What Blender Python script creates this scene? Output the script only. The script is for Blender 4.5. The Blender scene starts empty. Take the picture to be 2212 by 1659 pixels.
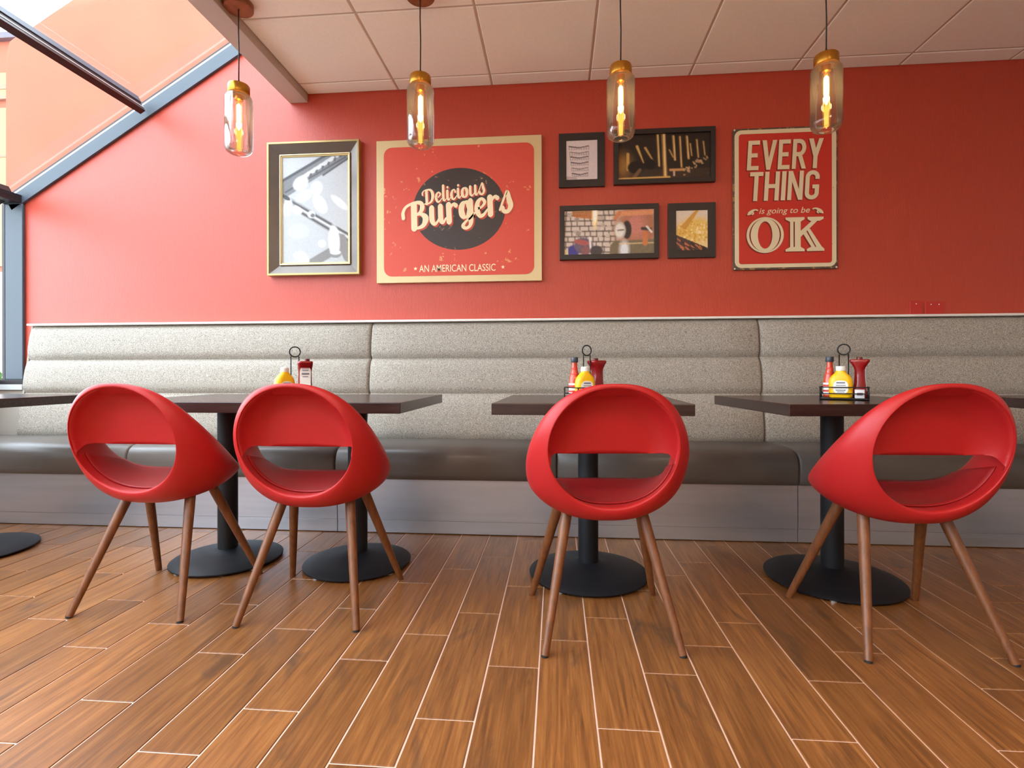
import bpy, bmesh, math, random
import numpy as np
from mathutils import Vector, Matrix
random.seed(7)
PI = math.pi
sc = bpy.context.scene
COL = sc.collection

# ------------------------------------------------------------------ camera
cd = bpy.data.cameras.new('camera')
cam = bpy.data.objects.new('camera', cd); COL.objects.link(cam)
cd.sensor_width = 36.0
cd.lens = 36.0 * 1131.9 / 2212.0
cd.shift_y = -25.8 / 2212.0
cd.clip_start = 0.02
YAW, ROLL = 0.0852, -0.0021
fw = Vector((-math.sin(YAW), math.cos(YAW), 0)); rt = Vector((math.cos(YAW), math.sin(YAW), 0)); up = Vector((0, 0, 1))
r2 = math.cos(ROLL) * rt + math.sin(ROLL) * up
u2 = -math.sin(ROLL) * rt + math.cos(ROLL) * up
mw = Matrix((( r2.x, u2.x, -fw.x, 0), (r2.y, u2.y, -fw.y, 0), (r2.z, u2.z, -fw.z, 0.875), (0, 0, 0, 1)))
cam.matrix_world = mw
sc.camera = cam

# ------------------------------------------------------------------ light and exposure
sc.view_settings.view_transform = 'Standard'
sc.view_settings.look = 'None'
sc.view_settings.exposure = 0.10
sc.view_settings.gamma = 1.0
sc.view_settings.use_curve_mapping = False
wd = bpy.data.worlds.new('sky'); sc.world = wd; wd.use_nodes = True
bgn = wd.node_tree.nodes['Background']
bgn.inputs[0].default_value = (0.76, 0.88, 1.0, 1)
bgn.inputs[1].default_value = 9.9

def area(name, loc, size, energy, color, rot=(0, 0, 0), sizey=None):
    l = bpy.data.lights.new(name, 'AREA'); l.energy = energy; l.color = color
    l.shape = 'RECTANGLE'; l.size = size; l.size_y = sizey or size
    o = bpy.data.objects.new(name, l); COL.objects.link(o); o.location = loc; o.rotation_euler = rot
    return o
WARM = (1.0, 0.80, 0.60)
# unseen warm fill lamps, added under the ceiling behind the camera
for x in (-0.6, 1.3):
    for y in (-0.6, -2.6):
        area('ceiling_fill', (x, y, 2.66), 0.6, 33, WARM)

# ------------------------------------------------------------------ materials
def lin(r, g, b):
    f = lambda c: (c / 255 / 12.92) if c / 255 <= 0.04045 else ((c / 255 + 0.055) / 1.055) ** 2.4
    return (f(r), f(g), f(b), 1)
MATS = {}
def mat(name, col, rough=0.5, metal=0.0, spec=0.5, coat=0.0, noise=None, bump=None, trans=0.0):
    """noise=(scale xyz, amount, detail)  bump=(scale xyz, strength)"""
    m = bpy.data.materials.new(name); m.use_nodes = True
    nt = m.node_tree; b = nt.nodes['Principled BSDF']
    b.inputs['Base Color'].default_value = col
    b.inputs['Roughness'].default_value = rough
    b.inputs['Metallic'].default_value = metal
    b.inputs['Specular IOR Level'].default_value = spec
    b.inputs['Coat Weight'].default_value = coat
    b.inputs['Transmission Weight'].default_value = trans
    tc = nt.nodes.new('ShaderNodeTexCoord')
    if noise:
        s, amt, det = noise
        mp = nt.nodes.new('ShaderNodeMapping'); mp.inputs['Scale'].default_value = s
        nt.links.new(tc.outputs['Object'], mp.inputs[0])
        n = nt.nodes.new('ShaderNodeTexNoise'); n.inputs['Scale'].default_value = 1.0; n.inputs['Detail'].default_value = det
        nt.links.new(mp.outputs[0], n.inputs['Vector'])
        mr = nt.nodes.new('ShaderNodeMapRange')
        mr.inputs['From Min'].default_value = 0.3; mr.inputs['From Max'].default_value = 0.7
        mr.inputs['To Min'].default_value = 1 - amt; mr.inputs['To Max'].default_value = 1 + amt
        nt.links.new(n.outputs['Fac'], mr.inputs[0])
        mx = nt.nodes.new('ShaderNodeVectorMath'); mx.operation = 'SCALE'
        mx.inputs[0].default_value = col[:3]
        nt.links.new(mr.outputs[0], mx.inputs['Scale'])
        nt.links.new(mx.outputs[0], b.inputs['Base Color'])
    if bump:
        s, st = bump
        mp = nt.nodes.new('ShaderNodeMapping'); mp.inputs['Scale'].default_value = s
        nt.links.new(tc.outputs['Object'], mp.inputs[0])
        n = nt.nodes.new('ShaderNodeTexNoise'); n.inputs['Scale'].default_value = 1.0; n.inputs['Detail'].default_value = 3
        nt.links.new(mp.outputs[0], n.inputs['Vector'])
        bp = nt.nodes.new('ShaderNodeBump'); bp.inputs['Strength'].default_value = st; bp.inputs['Distance'].default_value = 0.004
        nt.links.new(n.outputs['Fac'], bp.inputs['Height'])
        nt.links.new(bp.outputs[0], b.inputs['Normal'])
    MATS[name] = m
    return m
def glass_mat(name, tint, refl, rough=0.0):
    m = bpy.data.materials.new(name); m.use_nodes = True
    nt = m.node_tree; nt.nodes.clear()
    out = nt.nodes.new('ShaderNodeOutputMaterial')
    tr = nt.nodes.new('ShaderNodeBsdfTransparent'); tr.inputs[0].default_value = tint
    gl = nt.nodes.new('ShaderNodeBsdfGlossy'); gl.inputs['Roughness'].default_value = rough
    fr = nt.nodes.new('ShaderNodeFresnel'); fr.inputs[0].default_value = 1.45
    mu = nt.nodes.new('ShaderNodeMath'); mu.operation = 'MULTIPLY'; mu.inputs[1].default_value = refl; mu.use_clamp = True
    mx = nt.nodes.new('ShaderNodeMixShader')
    nt.links.new(fr.outputs[0], mu.inputs[0]); nt.links.new(mu.outputs[0], mx.inputs[0])
    nt.links.new(tr.outputs[0], mx.inputs[1]); nt.links.new(gl.outputs[0], mx.inputs[2])
    nt.links.new(mx.outputs[0], out.inputs[0])
    MATS[name] = m
    return m
def emit_mat(name, col, st):
    m = bpy.data.materials.new(name); m.use_nodes = True
    nt = m.node_tree; nt.nodes.clear()
    out = nt.nodes.new('ShaderNodeOutputMaterial'); e = nt.nodes.new('ShaderNodeEmission')
    e.inputs[0].default_value = col; e.inputs[1].default_value = st
    nt.links.new(e.outputs[0], out.inputs[0]); return m
def attr_mat(name, rough=0.5, spec=0.4, grunge=None):
    m = bpy.data.materials.new(name); m.use_nodes = True
    nt = m.node_tree; b = nt.nodes['Principled BSDF']
    a = nt.nodes.new('ShaderNodeAttribute'); a.attribute_name = 'Col'
    nt.links.new(a.outputs['Color'], b.inputs['Base Color'])
    b.inputs['Roughness'].default_value = rough; b.inputs['Specular IOR Level'].default_value = spec
    return m
def grunge_mat(name, col, col2, scale, thr, rough=0.5):
    m = mat(name, col, rough); nt = m.node_tree; b = nt.nodes['Principled BSDF']
    tc = nt.nodes.new('ShaderNodeTexCoord')
    n1 = nt.nodes.new('ShaderNodeTexNoise'); n1.inputs['Scale'].default_value = scale; n1.inputs['Detail'].default_value = 6; n1.inputs['Roughness'].default_value = 0.62
    n2 = nt.nodes.new('ShaderNodeTexNoise'); n2.inputs['Scale'].default_value = scale * 0.2; n2.inputs['Detail'].default_value = 2
    nt.links.new(tc.outputs['Object'], n1.inputs['Vector']); nt.links.new(tc.outputs['Object'], n2.inputs['Vector'])
    ad = nt.nodes.new('ShaderNodeMath'); ad.operation = 'MULTIPLY_ADD'; ad.inputs[1].default_value = 0.45
    nt.links.new(n2.outputs['Fac'], ad.inputs[0]); nt.links.new(n1.outputs['Fac'], ad.inputs[2])
    mr = nt.nodes.new('ShaderNodeMapRange'); mr.inputs['From Min'].default_value = thr; mr.inputs['From Max'].default_value = thr + 0.035
    nt.links.new(ad.outputs[0], mr.inputs[0])
    mx = nt.nodes.new('ShaderNodeMix'); mx.data_type = 'RGBA'
    mx.inputs[6].default_value = col; mx.inputs[7].default_value = col2
    nt.links.new(mr.outputs[0], mx.inputs[0]); nt.links.new(mx.outputs[2], b.inputs['Base Color'])
    return m

RED_WALL = lin(184, 59, 33)
wp = mat('wallpaper', RED_WALL, 0.48, spec=0.68, noise=((210, 210, 9), 0.08, 4), bump=((260, 260, 60), 0.25))
wp.node_tree.nodes['Principled BSDF'].inputs['Sheen Weight'].default_value = 0.04
wp.node_tree.nodes['Principled BSDF'].inputs['Sheen Roughness'].default_value = 0.5
mat('wall_paint', lin(205, 196, 186), 0.7)
mat('sill_paint', lin(178, 170, 160), 0.6)
mat('ceiling_tile', lin(246, 240, 228), 0.85, noise=((60, 60, 60), 0.02, 2))
mat('ceiling_grid', lin(196, 178, 164), 0.7)
mat('fascia', lin(190, 178, 168), 0.6)
mat('grout', lin(226, 196, 180), 0.75)
mat('alu', lin(66, 74, 84), 0.5)
mat('alu_dark', lin(45, 38, 40), 0.4, metal=0.4)
mat('alu_light', lin(205, 208, 210), 0.35, metal=0.3)
mat('stucco', lin(158, 91, 68), 0.9, noise=((3, 3, 3), 0.05, 3), bump=((60, 60, 60), 0.2))
mat('stucco_far', lin(150, 84, 62), 0.9)
mat('panel_cream', lin(142, 122, 88), 0.9)
mat('panel_joint', lin(150, 110, 90), 0.9)
mat('pavement', lin(150, 150, 146), 0.9)
mat('leaf', lin(70, 105, 50), 0.7)
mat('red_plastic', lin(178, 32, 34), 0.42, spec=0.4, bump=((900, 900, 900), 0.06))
mat('red_seat_shaded', lin(150, 24, 27), 0.5, spec=0.35)  # shell red made darker: shade inside the tub is put into the colour
mat('walnut', lin(114, 68, 36), 0.42, noise=((70, 70, 5), 0.28, 4))
mat('rubber', lin(30, 28, 28), 0.7)
mat('espresso', lin(52, 36, 32), 0.24, spec=0.5, noise=((6, 60, 60), 0.2, 4))
mat('black_iron', lin(15, 18, 24), 0.55, spec=0.4, bump=((500, 500, 500), 0.12))
mat('glide', lin(190, 190, 190), 0.3, metal=0.8)
mat('vinyl', lin(98, 90, 84), 0.38, spec=0.45, bump=((300, 300, 300), 0.06))
mat('plinth', lin(196, 201, 212), 0.37, metal=0.85, noise=((1.5, 1.5, 30), 0.05, 2))
mat('top_trim', lin(236, 230, 222), 0.45)
mat('gunmetal', lin(22, 23, 25), 0.45, metal=0.3)
mat('brass', lin(190, 135, 50), 0.3, metal=0.9, noise=((40, 40, 40), 0.15, 2))
mat('cord', lin(52, 46, 44), 0.6)
mat('canopy_wood', lin(140, 80, 40), 0.45, noise=((20, 20, 90), 0.3, 3))
mat('mustard', lin(246, 190, 14), 0.3)
mat('white_plastic', lin(240, 240, 236), 0.4)
mat('label_white', lin(236, 236, 232), 0.5)
mat('label_ink', lin(120, 125, 140), 0.5)
mat('ketchup', lin(138, 14, 18), 0.22, coat=0.3)
mat('ketchup_dark', lin(96, 10, 16), 0.3)
mat('hot_sauce', lin(196, 66, 34), 0.22, coat=0.3)
mat('hot_label', lin(206, 50, 36), 0.5)
mat('cap_dark', lin(48, 56, 66), 0.35)
mat('packet', lin(222, 222, 226), 0.35)
mat('packet_ink', lin(110, 90, 95), 0.4)
mat('frame_black', lin(38, 30, 28), 0.45)
mat('frame_cove', lin(96, 84, 76), 0.3, metal=0.3, noise=((8, 8, 8), 0.1, 3))
mat('frame_gilt', lin(176, 150, 96), 0.35, metal=0.5)
mat('frame_lip', lin(222, 200, 158), 0.4, metal=0.2)
mat('sign_gold', lin(214, 190, 142), 0.42, metal=0.15)
mat('sign_side', lin(120, 100, 70), 0.5)
grunge_mat('sign_red', lin(212, 74, 55), lin(226, 150, 100), 26, 0.885)
grunge_mat('sign_black', lin(58, 46, 42), lin(150, 118, 90), 30, 0.89)
mat('ink_cream', lin(246, 226, 184), 0.5)
mat('ink_red', lin(196, 72, 52), 0.5)
mat('tin_red', lin(200, 48, 34), 0.42)
grunge_mat('tin_cream', lin(226, 210, 172), lin(150, 110, 60), 30, 0.98)
grunge_mat('tin_edge', lin(88, 72, 58), lin(150, 120, 80), 40, 0.80)
mat('tin_shadow_ink', lin(130, 32, 24), 0.5)
mat('plate_red', lin(186, 46, 36), 0.4)
mat('screw', lin(230, 220, 210), 0.4)
MATS['pane'] = glass_mat('pane', (0.98, 0.99, 0.985, 1), 0.25)
MATS['jar_glass'] = glass_mat('jar_glass', (0.90, 0.86, 0.84, 1), 0.7, 0.04)
def haze(m, w, col, emit=None):
    nt = m.node_tree; out = [n for n in nt.nodes if n.type == 'OUTPUT_MATERIAL'][0]; src = out.inputs[0].links[0].from_socket
    if emit:
        b = nt.nodes.new('ShaderNodeEmission'); b.inputs[0].default_value = col; b.inputs[1].default_value = emit
        mx = nt.nodes.new('ShaderNodeAddShader'); nt.links.new(src, mx.inputs[0]); nt.links.new(b.outputs[0], mx.inputs[1])
    else:
        b = nt.nodes.new('ShaderNodeBsdfTranslucent'); b.inputs[0].default_value = col
        mx = nt.nodes.new('ShaderNodeMixShader'); mx.inputs[0].default_value = w
        nt.links.new(src, mx.inputs[1]); nt.links.new(b.outputs[0], mx.inputs[2])
    nt.links.new(mx.outputs[0], out.inputs[0])
haze(MATS['jar_glass'], 0.03, (0.56, 0.55, 0.58, 1))
MATS['bulb_glass'] = glass_mat('bulb_glass', (1.0, 0.84, 0.55, 1), 0.5)
haze(MATS['bulb_glass'], 0, (1.0, 0.50, 0.12, 1), 0.06)
MATS['filament'] = emit_mat('filament', (1.0, 0.70, 0.28, 1), 22)
MATS['filament_dim'] = emit_mat('filament_dim', (1.0, 0.52, 0.12, 1), 2.2)
MATS['print'] = attr_mat('print', 0.35)
def fabric():
    m = mat('tweed', lin(186, 176, 164), 0.85, spec=0.2, bump=((420, 420, 420), 0.5))
    nt = m.node_tree; b = nt.nodes['Principled BSDF']; tc = nt.nodes.new('ShaderNodeTexCoord')
    res = []
    for s in ((900, 500, 300), (300, 500, 900), (240, 240, 240)):
        mp = nt.nodes.new('ShaderNodeMapping'); mp.inputs['Scale'].default_value = s
        nt.links.new(tc.outputs['Object'], mp.inputs[0])
        n = nt.nodes.new('ShaderNodeTexNoise'); n.inputs['Scale'].default_value = 1; n.inputs['Detail'].default_value = 2
        nt.links.new(mp.outputs[0], n.inputs['Vector']); res.append(n.outputs['Fac'])
    a = nt.nodes.new('ShaderNodeMath'); a.operation = 'ADD'; nt.links.new(res[0], a.inputs[0]); nt.links.new(res[1], a.inputs[1])
    a2 = nt.nodes.new('ShaderNodeMath'); a2.operation = 'ADD'; nt.links.new(a.outputs[0], a2.inputs[0]); nt.links.new(res[2], a2.inputs[1])
    cr = nt.nodes.new('ShaderNodeValToRGB')
    mr = nt.nodes.new('ShaderNodeMapRange'); mr.inputs['From Min'].default_value = 1.1; mr.inputs['From Max'].default_value = 1.9
    nt.links.new(a2.outputs[0], mr.inputs[0]); nt.links.new(mr.outputs[0], cr.inputs[0])
    e = cr.color_ramp.elements
    e[0].position = 0.15; e[0].color = lin(100, 90, 80); e[1].position = 0.85; e[1].color = lin(204, 196, 184)
    k = e.new(0.5); k.color = lin(166, 157, 145)
    nt.links.new(cr.outputs[0], b.inputs['Base Color'])
fabric()
def planks():
    m = mat('plank_tile', lin(160, 100, 62), 0.36, spec=0.45)
    nt = m.node_tree; b = nt.nodes['Principled BSDF']
    uv = nt.nodes.new('ShaderNodeUVMap'); uv.uv_map = 'UVMap'
    at = nt.nodes.new('ShaderNodeAttribute'); at.attribute_name = 'Col'
    def noise(scale, detail, rough=0.55, dist=0.0):
        mp = nt.nodes.new('ShaderNodeMapping'); mp.inputs['Scale'].default_value = scale
        nt.links.new(uv.outputs[0], mp.inputs[0])
        n = nt.nodes.new('ShaderNodeTexNoise'); n.inputs['Scale'].default_value = 1; n.inputs['Detail'].default_value = detail
        n.inputs['Roughness'].default_value = rough; n.inputs['Distortion'].default_value = dist
        nt.links.new(mp.outputs[0], n.inputs['Vector']); return n.outputs['Fac']
    g1 = noise((62, 3.4, 1), 8, 0.66, 0.5); g2 = noise((170, 5, 1), 3); k1 = noise((7, 2.2, 1), 4, 0.6, 1.2)
    cr = nt.nodes.new('ShaderNodeValToRGB'); nt.links.new(g1, cr.inputs[0])
    e = cr.color_ramp.elements
    e[0].position = 0.30; e[0].color = lin(100, 63, 33); e[1].position = 0.72; e[1].color = lin(156, 105, 57)
    k = e.new(0.5); k.color = lin(131, 83, 42)
    # dark mineral streaks and knots
    mr = nt.nodes.new('ShaderNodeMapRange'); mr.inputs['From Min'].default_value = 0.57; mr.inputs['From Max'].default_value = 0.76
    nt.links.new(k1, mr.inputs[0])
    mu = nt.nodes.new('ShaderNodeMath'); mu.operation = 'MULTIPLY'; nt.links.new(mr.outputs[0], mu.inputs[0]); nt.links.new(g1, mu.inputs[1])
    mu2 = nt.nodes.new('ShaderNodeMath'); mu2.operation = 'MULTIPLY'; mu2.inputs[1].default_value = 1.5; mu2.use_clamp = True; nt.links.new(mu.outputs[0], mu2.inputs[0])
    mx = nt.nodes.new('ShaderNodeMix'); mx.data_type = 'RGBA'; mx.inputs[7].default_value = lin(66, 50, 40)
    nt.links.new(mu2.outputs[0], mx.inputs[0]); nt.links.new(cr.outputs[0], mx.inputs[6])
    # fine pores
    mr2 = nt.nodes.new('ShaderNodeMapRange'); mr2.inputs['From Min'].default_value = 0.3; mr2.inputs['From Max'].default_value = 0.7
    mr2.inputs['To Min'].default_value = 0.82; mr2.inputs['To Max'].default_value = 1.15; nt.links.new(g2, mr2.inputs[0])
    sep = nt.nodes.new('ShaderNodeSeparateColor'); nt.links.new(at.outputs['Color'], sep.inputs[0])
    pm = nt.nodes.new('ShaderNodeMath'); pm.operation = 'MULTIPLY'; nt.links.new(mr2.outputs[0], pm.inputs[0]); nt.links.new(sep.outputs[0], pm.inputs[1])
    sc_ = nt.nodes.new('ShaderNodeVectorMath'); sc_.operation = 'SCALE'
    nt.links.new(mx.outputs[2], sc_.inputs[0]); nt.links.new(pm.outputs[0], sc_.inputs['Scale'])
    nt.links.new(sc_.outputs[0], b.inputs['Base Color'])
    bp = nt.nodes.new('ShaderNodeBump'); bp.inputs['Strength'].default_value = 0.12; bp.inputs['Distance'].default_value = 0.002
    nt.links.new(g1, bp.inputs['Height']); nt.links.new(bp.outputs[0], b.inputs['Normal'])
planks()

# ------------------------------------------------------------------ helpers
def link(name, me, parent=None):
    o = bpy.data.objects.new(name, me); COL.objects.link(o)
    if parent: o.parent = parent
    return o
def obj(name, bm, m, parent=None, smooth=False, bevel=0, sub=0, auto=None):
    me = bpy.data.meshes.new(name); bmesh.ops.recalc_face_normals(bm, faces=bm.faces)
    bm.to_mesh(me); bm.free()
    for k in (m if isinstance(m, (list, tuple)) else [m]):
        me.materials.append(MATS[k] if isinstance(k, str) else k)
    if smooth: me.polygons.foreach_set('use_smooth', [True] * len(me.polygons))
    o = link(name, me, parent)
    if auto is not None:
        me.polygons.foreach_set('use_smooth', [True] * len(me.polygons))
        me.set_sharp_from_angle(angle=math.radians(auto))
    if bevel:
        b = o.modifiers.new('bevel', 'BEVEL'); b.width = bevel; b.segments = 3; b.limit_method = 'ANGLE'; b.angle_limit = math.radians(40)
    if sub:
        s = o.modifiers.new('sub', 'SUBSURF'); s.levels = sub; s.render_levels = sub
    return o
def tag(o, label=None, cat=None, group=None, kind=None):
    if label: o['label'] = label
    if cat: o['category'] = cat
    if group: o['group'] = group
    if kind: o['kind'] = kind
    return o
def thing(name, label, cat, loc=(0, 0, 0), rz=0, group=None):
    o = bpy.data.objects.new(name, None); COL.objects.link(o); o.empty_display_size = 0.1
    o.location = loc; o.rotation_euler = (0, 0, rz)
    return tag(o, label, cat, group)
def struct(name, bm, m, parent=None, **k):
    o = obj(name, bm, m, parent, **k)
    if parent is None: o['kind'] = 'structure'
    return o
def dup(root, loc, rz, label):
    r = root.copy(); COL.objects.link(r); r.location = loc; r.rotation_euler = (0, 0, rz); r['label'] = label
    for ch in list(root.children):
        c = ch.copy(); COL.objects.link(c); c.parent = r
        for g in list(ch.children):
            d = g.copy(); COL.objects.link(d); d.parent = c
    return r
def box(bm, x0, x1, y0, y1, z0, z1, mi=0):
    vs = [bm.verts.new(p) for p in ((x0, y0, z0), (x1, y0, z0), (x1, y1, z0), (x0, y1, z0), (x0, y0, z1), (x1, y0, z1), (x1, y1, z1), (x0, y1, z1))]
    for q in ((0, 3, 2, 1), (4, 5, 6, 7), (0, 1, 5, 4), (1, 2, 6, 5), (2, 3, 7, 6), (3, 0, 4, 7)):
        f = bm.faces.new([vs[i] for i in q]); f.material_index = mi
    return vs
def B(*a):
    bm = bmesh.new(); box(bm, *a); return bm
def prism(bm, pts, axis, a, b, mi=0):
    """polygon pts (2d) extruded along axis from a to b; axis 'y': pts are (x,z); 'x': (y,z); 'z': (x,y)"""
    def P(p, t):
        return {'y': (p[0], t, p[1]), 'x': (t, p[0], p[1]), 'z': (p[0], p[1], t)}[axis]
    A = [bm.verts.new(P(p, a)) for p in pts]; C = [bm.verts.new(P(p, b)) for p in pts]
    n = len(pts)
    fs = [bm.faces.new(A), bm.faces.new(C[::-1])]
    for i in range(n): fs.append(bm.faces.new((A[i], C[i], C[(i + 1) % n], A[(i + 1) % n])))
    for f in fs: f.material_index = mi
def lathe(bm, prof, n=32, c=(0, 0), mi=0, cap=True, sx=1, sy=1):
    rings = []
    for r, z in prof:
        rings.append([bm.verts.new((c[0] + sx * r * math.cos(2 * PI * i / n), c[1] + sy * r * math.sin(2 * PI * i / n), z)) for i in range(n)])
    for a, b in zip(rings, rings[1:]):
        for i in range(n):
            bm.faces.new((a[i], a[(i + 1) % n], b[(i + 1) % n], b[i])).material_index = mi
    if cap:
        bm.faces.new(rings[0][::-1]).material_index = mi; bm.faces.new(rings[-1]).material_index = mi
def tube(bm, pts, r, n=10, closed=False, mi=0, cap=True):
    pts = [Vector(p) for p in pts]; N = len(pts); rings = []
    rr = r if isinstance(r, (list, tuple)) else [r] * N
    ref = None
    for i, p in enumerate(pts):
        if closed: t = pts[(i + 1) % N] - pts[i - 1]
        else: t = pts[min(i + 1, N - 1)] - pts[max(i - 1, 0)]
        t.normalize()
        if ref is None:
            ref = Vector((0, 0, 1)) if abs(t.z) < 0.9 else Vector((1, 0, 0))
        u = (ref - t * ref.dot(t)).normalized(); v = t.cross(u); ref = u
        rings.append([bm.verts.new(p + rr[i] * (math.cos(2 * PI * k / n) * u + math.sin(2 * PI * k / n) * v)) for k in range(n)])
    m = N if closed else N - 1
    for i in range(m):
        a, b = rings[i], rings[(i + 1) % N]
        for k in range(n): bm.faces.new((a[k], a[(k + 1) % n], b[(k + 1) % n], b[k])).material_index = mi
    if cap and not closed:
        bm.faces.new(rings[0][::-1]).material_index = mi; bm.faces.new(rings[-1]).material_index = mi
def loft(bm, rings, closed=True, cap=True, mi=0):
    V = [[bm.verts.new(p) for p in r] for r in rings]; n = len(V[0])
    for a, b in zip(V, V[1:]):
        for i in range(n if closed else n - 1):
            bm.faces.new((a[i], a[(i + 1) % n], b[(i + 1) % n], b[i])).material_index = mi
    if cap:
        bm.faces.new(V[0][::-1]).material_index = mi; bm.faces.new(V[-1]).material_index = mi
def rrect(w, d, r, z, n=5):
    out = []
    for cx, cy, a0 in ((w / 2 - r, d / 2 - r, 0), (-w / 2 + r, d / 2 - r, 90), (-w / 2 + r, -d / 2 + r, 180), (w / 2 - r, -d / 2 + r, 270)):
        for i in range(n + 1):
            a = math.radians(a0 + 90 * i / n); out.append((cx + r * math.cos(a), cy + r * math.sin(a), z))
    return out

# ================================================================== SETTING
WY = 3.29           # face of the red wall
CZ = 2.685          # ceiling
XL, XR, YB = -3.75, 4.6, -5.2
# ---- floor: wood-look plank tiles over grout
bm = bmesh.new(); uvl = bm.loops.layers.uv.new('UVMap'); cl = bm.loops.layers.float_color.new('Col')
PW, PL, G = 0.1524, 0.5825, 0.0020
k0 = int((XL + 0.055) / PW) - 1
for k in range(k0, int((XR + 0.055) / PW) + 1):
    x0 = -0.055 + k * PW
    ph = 1.551 + 0.1665 * ((k + 1) % 3)
    j = -13
    while True:
        y0 = ph + j * PL; j += 1
        if y0 > WY: break
        y1 = y0 + PL
        if y1 < YB: continue
        a, b_, c, d = max(x0 + G, XL), min(x0 + PW - G, XR), max(y0 + G, YB), min(y1 - G, WY)
        if b_ - a < 0.01 or d - c < 0.01: continue
        e = 0.0015
        base = [bm.verts.new(p) for p in ((a, c, -0.003), (b_, c, -0.003), (b_, d, -0.003), (a, d, -0.003))]
        top = [bm.verts.new(p) for p in ((a + e, c + e, 0), (b_ - e, c + e, 0), (b_ - e, d - e, 0), (a + e, d - e, 0))]
        fs = [bm.faces.new(top)] + [bm.faces.new((base[i], base[(i + 1) % 4], top[(i + 1) % 4], top[i])) for i in range(4)]
        ou, ov, fl = random.uniform(0, 50), random.uniform(0, 50), random.choice((-1, 1))
        v = random.uniform(0.82, 1.16)
        for f in fs:
            for l in f.loops:
                l[uvl].uv = (ou + (l.vert.co.x - x0) * fl, ov + l.vert.co.y - y0); l[cl] = (v, v, v, 1)
f_ = [bm.verts.new(p) for p in ((XL, YB, -0.0025), (XR, YB, -0.0025), (XR, WY, -0.0025), (XL, WY, -0.0025))]
bm.faces.new(f_).material_index = 1
box(bm, XL, XR, YB, WY, -0.12, -0.006, 1)
struct('floor', bm, ['plank_tile', 'grout'])

# ---- ceiling: lay-in tiles on a grid
bm = bmesh.new(); TP = 0.606; g = 0.004
xs = [-1.62] + [0.205 + TP * k for k in range(-3, 8)]; xs = sorted(set([x for x in xs if x >= -1.62] + [XR]))
ys = [YB] + [3.165 - 0.6 * k for k in range(13, -1, -1)] + [WY]
for xa, xb in zip(xs, xs[1:]):
    for ya, yb in zip(ys, ys[1:]):
        if xb - xa < 0.03 or yb - ya < 0.03: continue
        v0 = [(xa + g, ya + g), (xb - g, ya + g), (xb - g, yb - g), (xa + g, yb - g)]
        h = 0.006
        v1 = [(xa + g + h, ya + g + h), (xb - g - h, ya + g + h), (xb - g - h, yb - g - h), (xa + g + h, yb - g - h)]
        A = [bm.verts.new((x, y, CZ + 0.006)) for x, y in v0]; Cc = [bm.verts.new((x, y, CZ)) for x, y in v1]
        bm.faces.new(Cc[::-1])
        for i in range(4): bm.faces.new((A[i], A[(i + 1) % 4], Cc[(i + 1) % 4], Cc[i]))
box(bm, -1.62, XR, YB, WY, CZ + 0.004, CZ + 0.06, 1)
struct('ceiling', bm, ['ceiling_tile', 'ceiling_grid'])
# ---- fascia beam along the skylight and the upstand above it
bm = bmesh.new(); box(bm, -1.735, -1.612, YB, WY, 2.634, 2.76)
struct('trim_1', bm, 'fascia', bevel=0.003)
bm = bmesh.new(); box(bm, -1.735, -1.63, YB, WY, 2.76, 3.27)
struct('wall_upstand', bm, 'wall_paint')
# ---- walls
SL = 0.6
def slope(x): return 2.034 + SL * (x + 3.62)
bm = bmesh.new()
prism(bm, [(-3.72, -0.1), (XR + 0.1, -0.1), (XR + 0.1, CZ + 0.06), (-1.62, CZ + 0.06), (-1.62, slope(-1.62)), (-3.62, slope(-3.62) + 0.02), (-3.72, 2.02)], 'y', WY, WY + 0.06)
struct('wall_back', bm, 'wallpaper')
struct('wall_right', B(XR, XR + 0.1, YB, WY, -0.1, CZ + 0.06), 'wall_paint')
struct('wall_front', B(XL - 0.1, XR + 0.1, YB - 0.1, YB, -0.1, 3.3), 'wall_paint')
struct('wall_left', B(XL - 0.12, XL, YB, WY, -0.1, 0.765), 'sill_paint')
bm = bmesh.new(); prism(bm, [(-3.9, -0.3), (-1.0, -0.3), (-1.0, 5.2), (-0.9, 6.0), (-1.6, 4.75), (-2.4, 4.2), (-3.0, 3.72), (-3.395, 3.482), (-3.564, 3.388), (-3.675, 3.323), (-3.79, 3.272), (-3.86, 3.225), (-3.885, 3.15), (-3.89, 3.05)], 'y', 3.40, 3.60)
struct('wall_exterior', bm, 'stucco')
# ---- window_1: vertical glazing of the left side
w1 = struct('window_1', B(XL - 0.10, XL + 0.035, YB, WY, 0.765, 0.80), 'alu_light')
bm = bmesh.new(); box(bm, XL, -3.518, 3.19, WY, -0.05, 0.765); struct('trim_2', bm, 'sill_paint')
obj('sill_return', B(XL, -3.518, 3.17, WY, 0.765, 0.80), 'alu_light', w1)
obj('sill_return_rail', B(XL, -3.518, 3.18, WY, 0.80, 0.832), 'alu_dark', w1)
obj('window_rail', B(XL - 0.07, XL + 0.03, YB, WY, 0.80, 0.832), 'alu_dark', w1)
for y in (3.235, 1.75, 0.25, -1.25, -2.75, -4.25):
    y0_ = 3.268 if y > 3 else y - 0.055
    obj('window_post', B(XL, XL + 0.13, y0_, min(y + 0.055, WY - 0.002), 0.832, 2.03), 'alu', w1, bevel=0.004)
    obj('gasket', B(XL - 0.022, XL - 0.002, y0_, min(y + 0.06, WY - 0.002), 0.832, 2.03), 'alu_dark', w1)
obj('pane', B(XL - 0.045, XL - 0.037, YB, WY, 0.832, 2.08), 'pane', w1)
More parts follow.
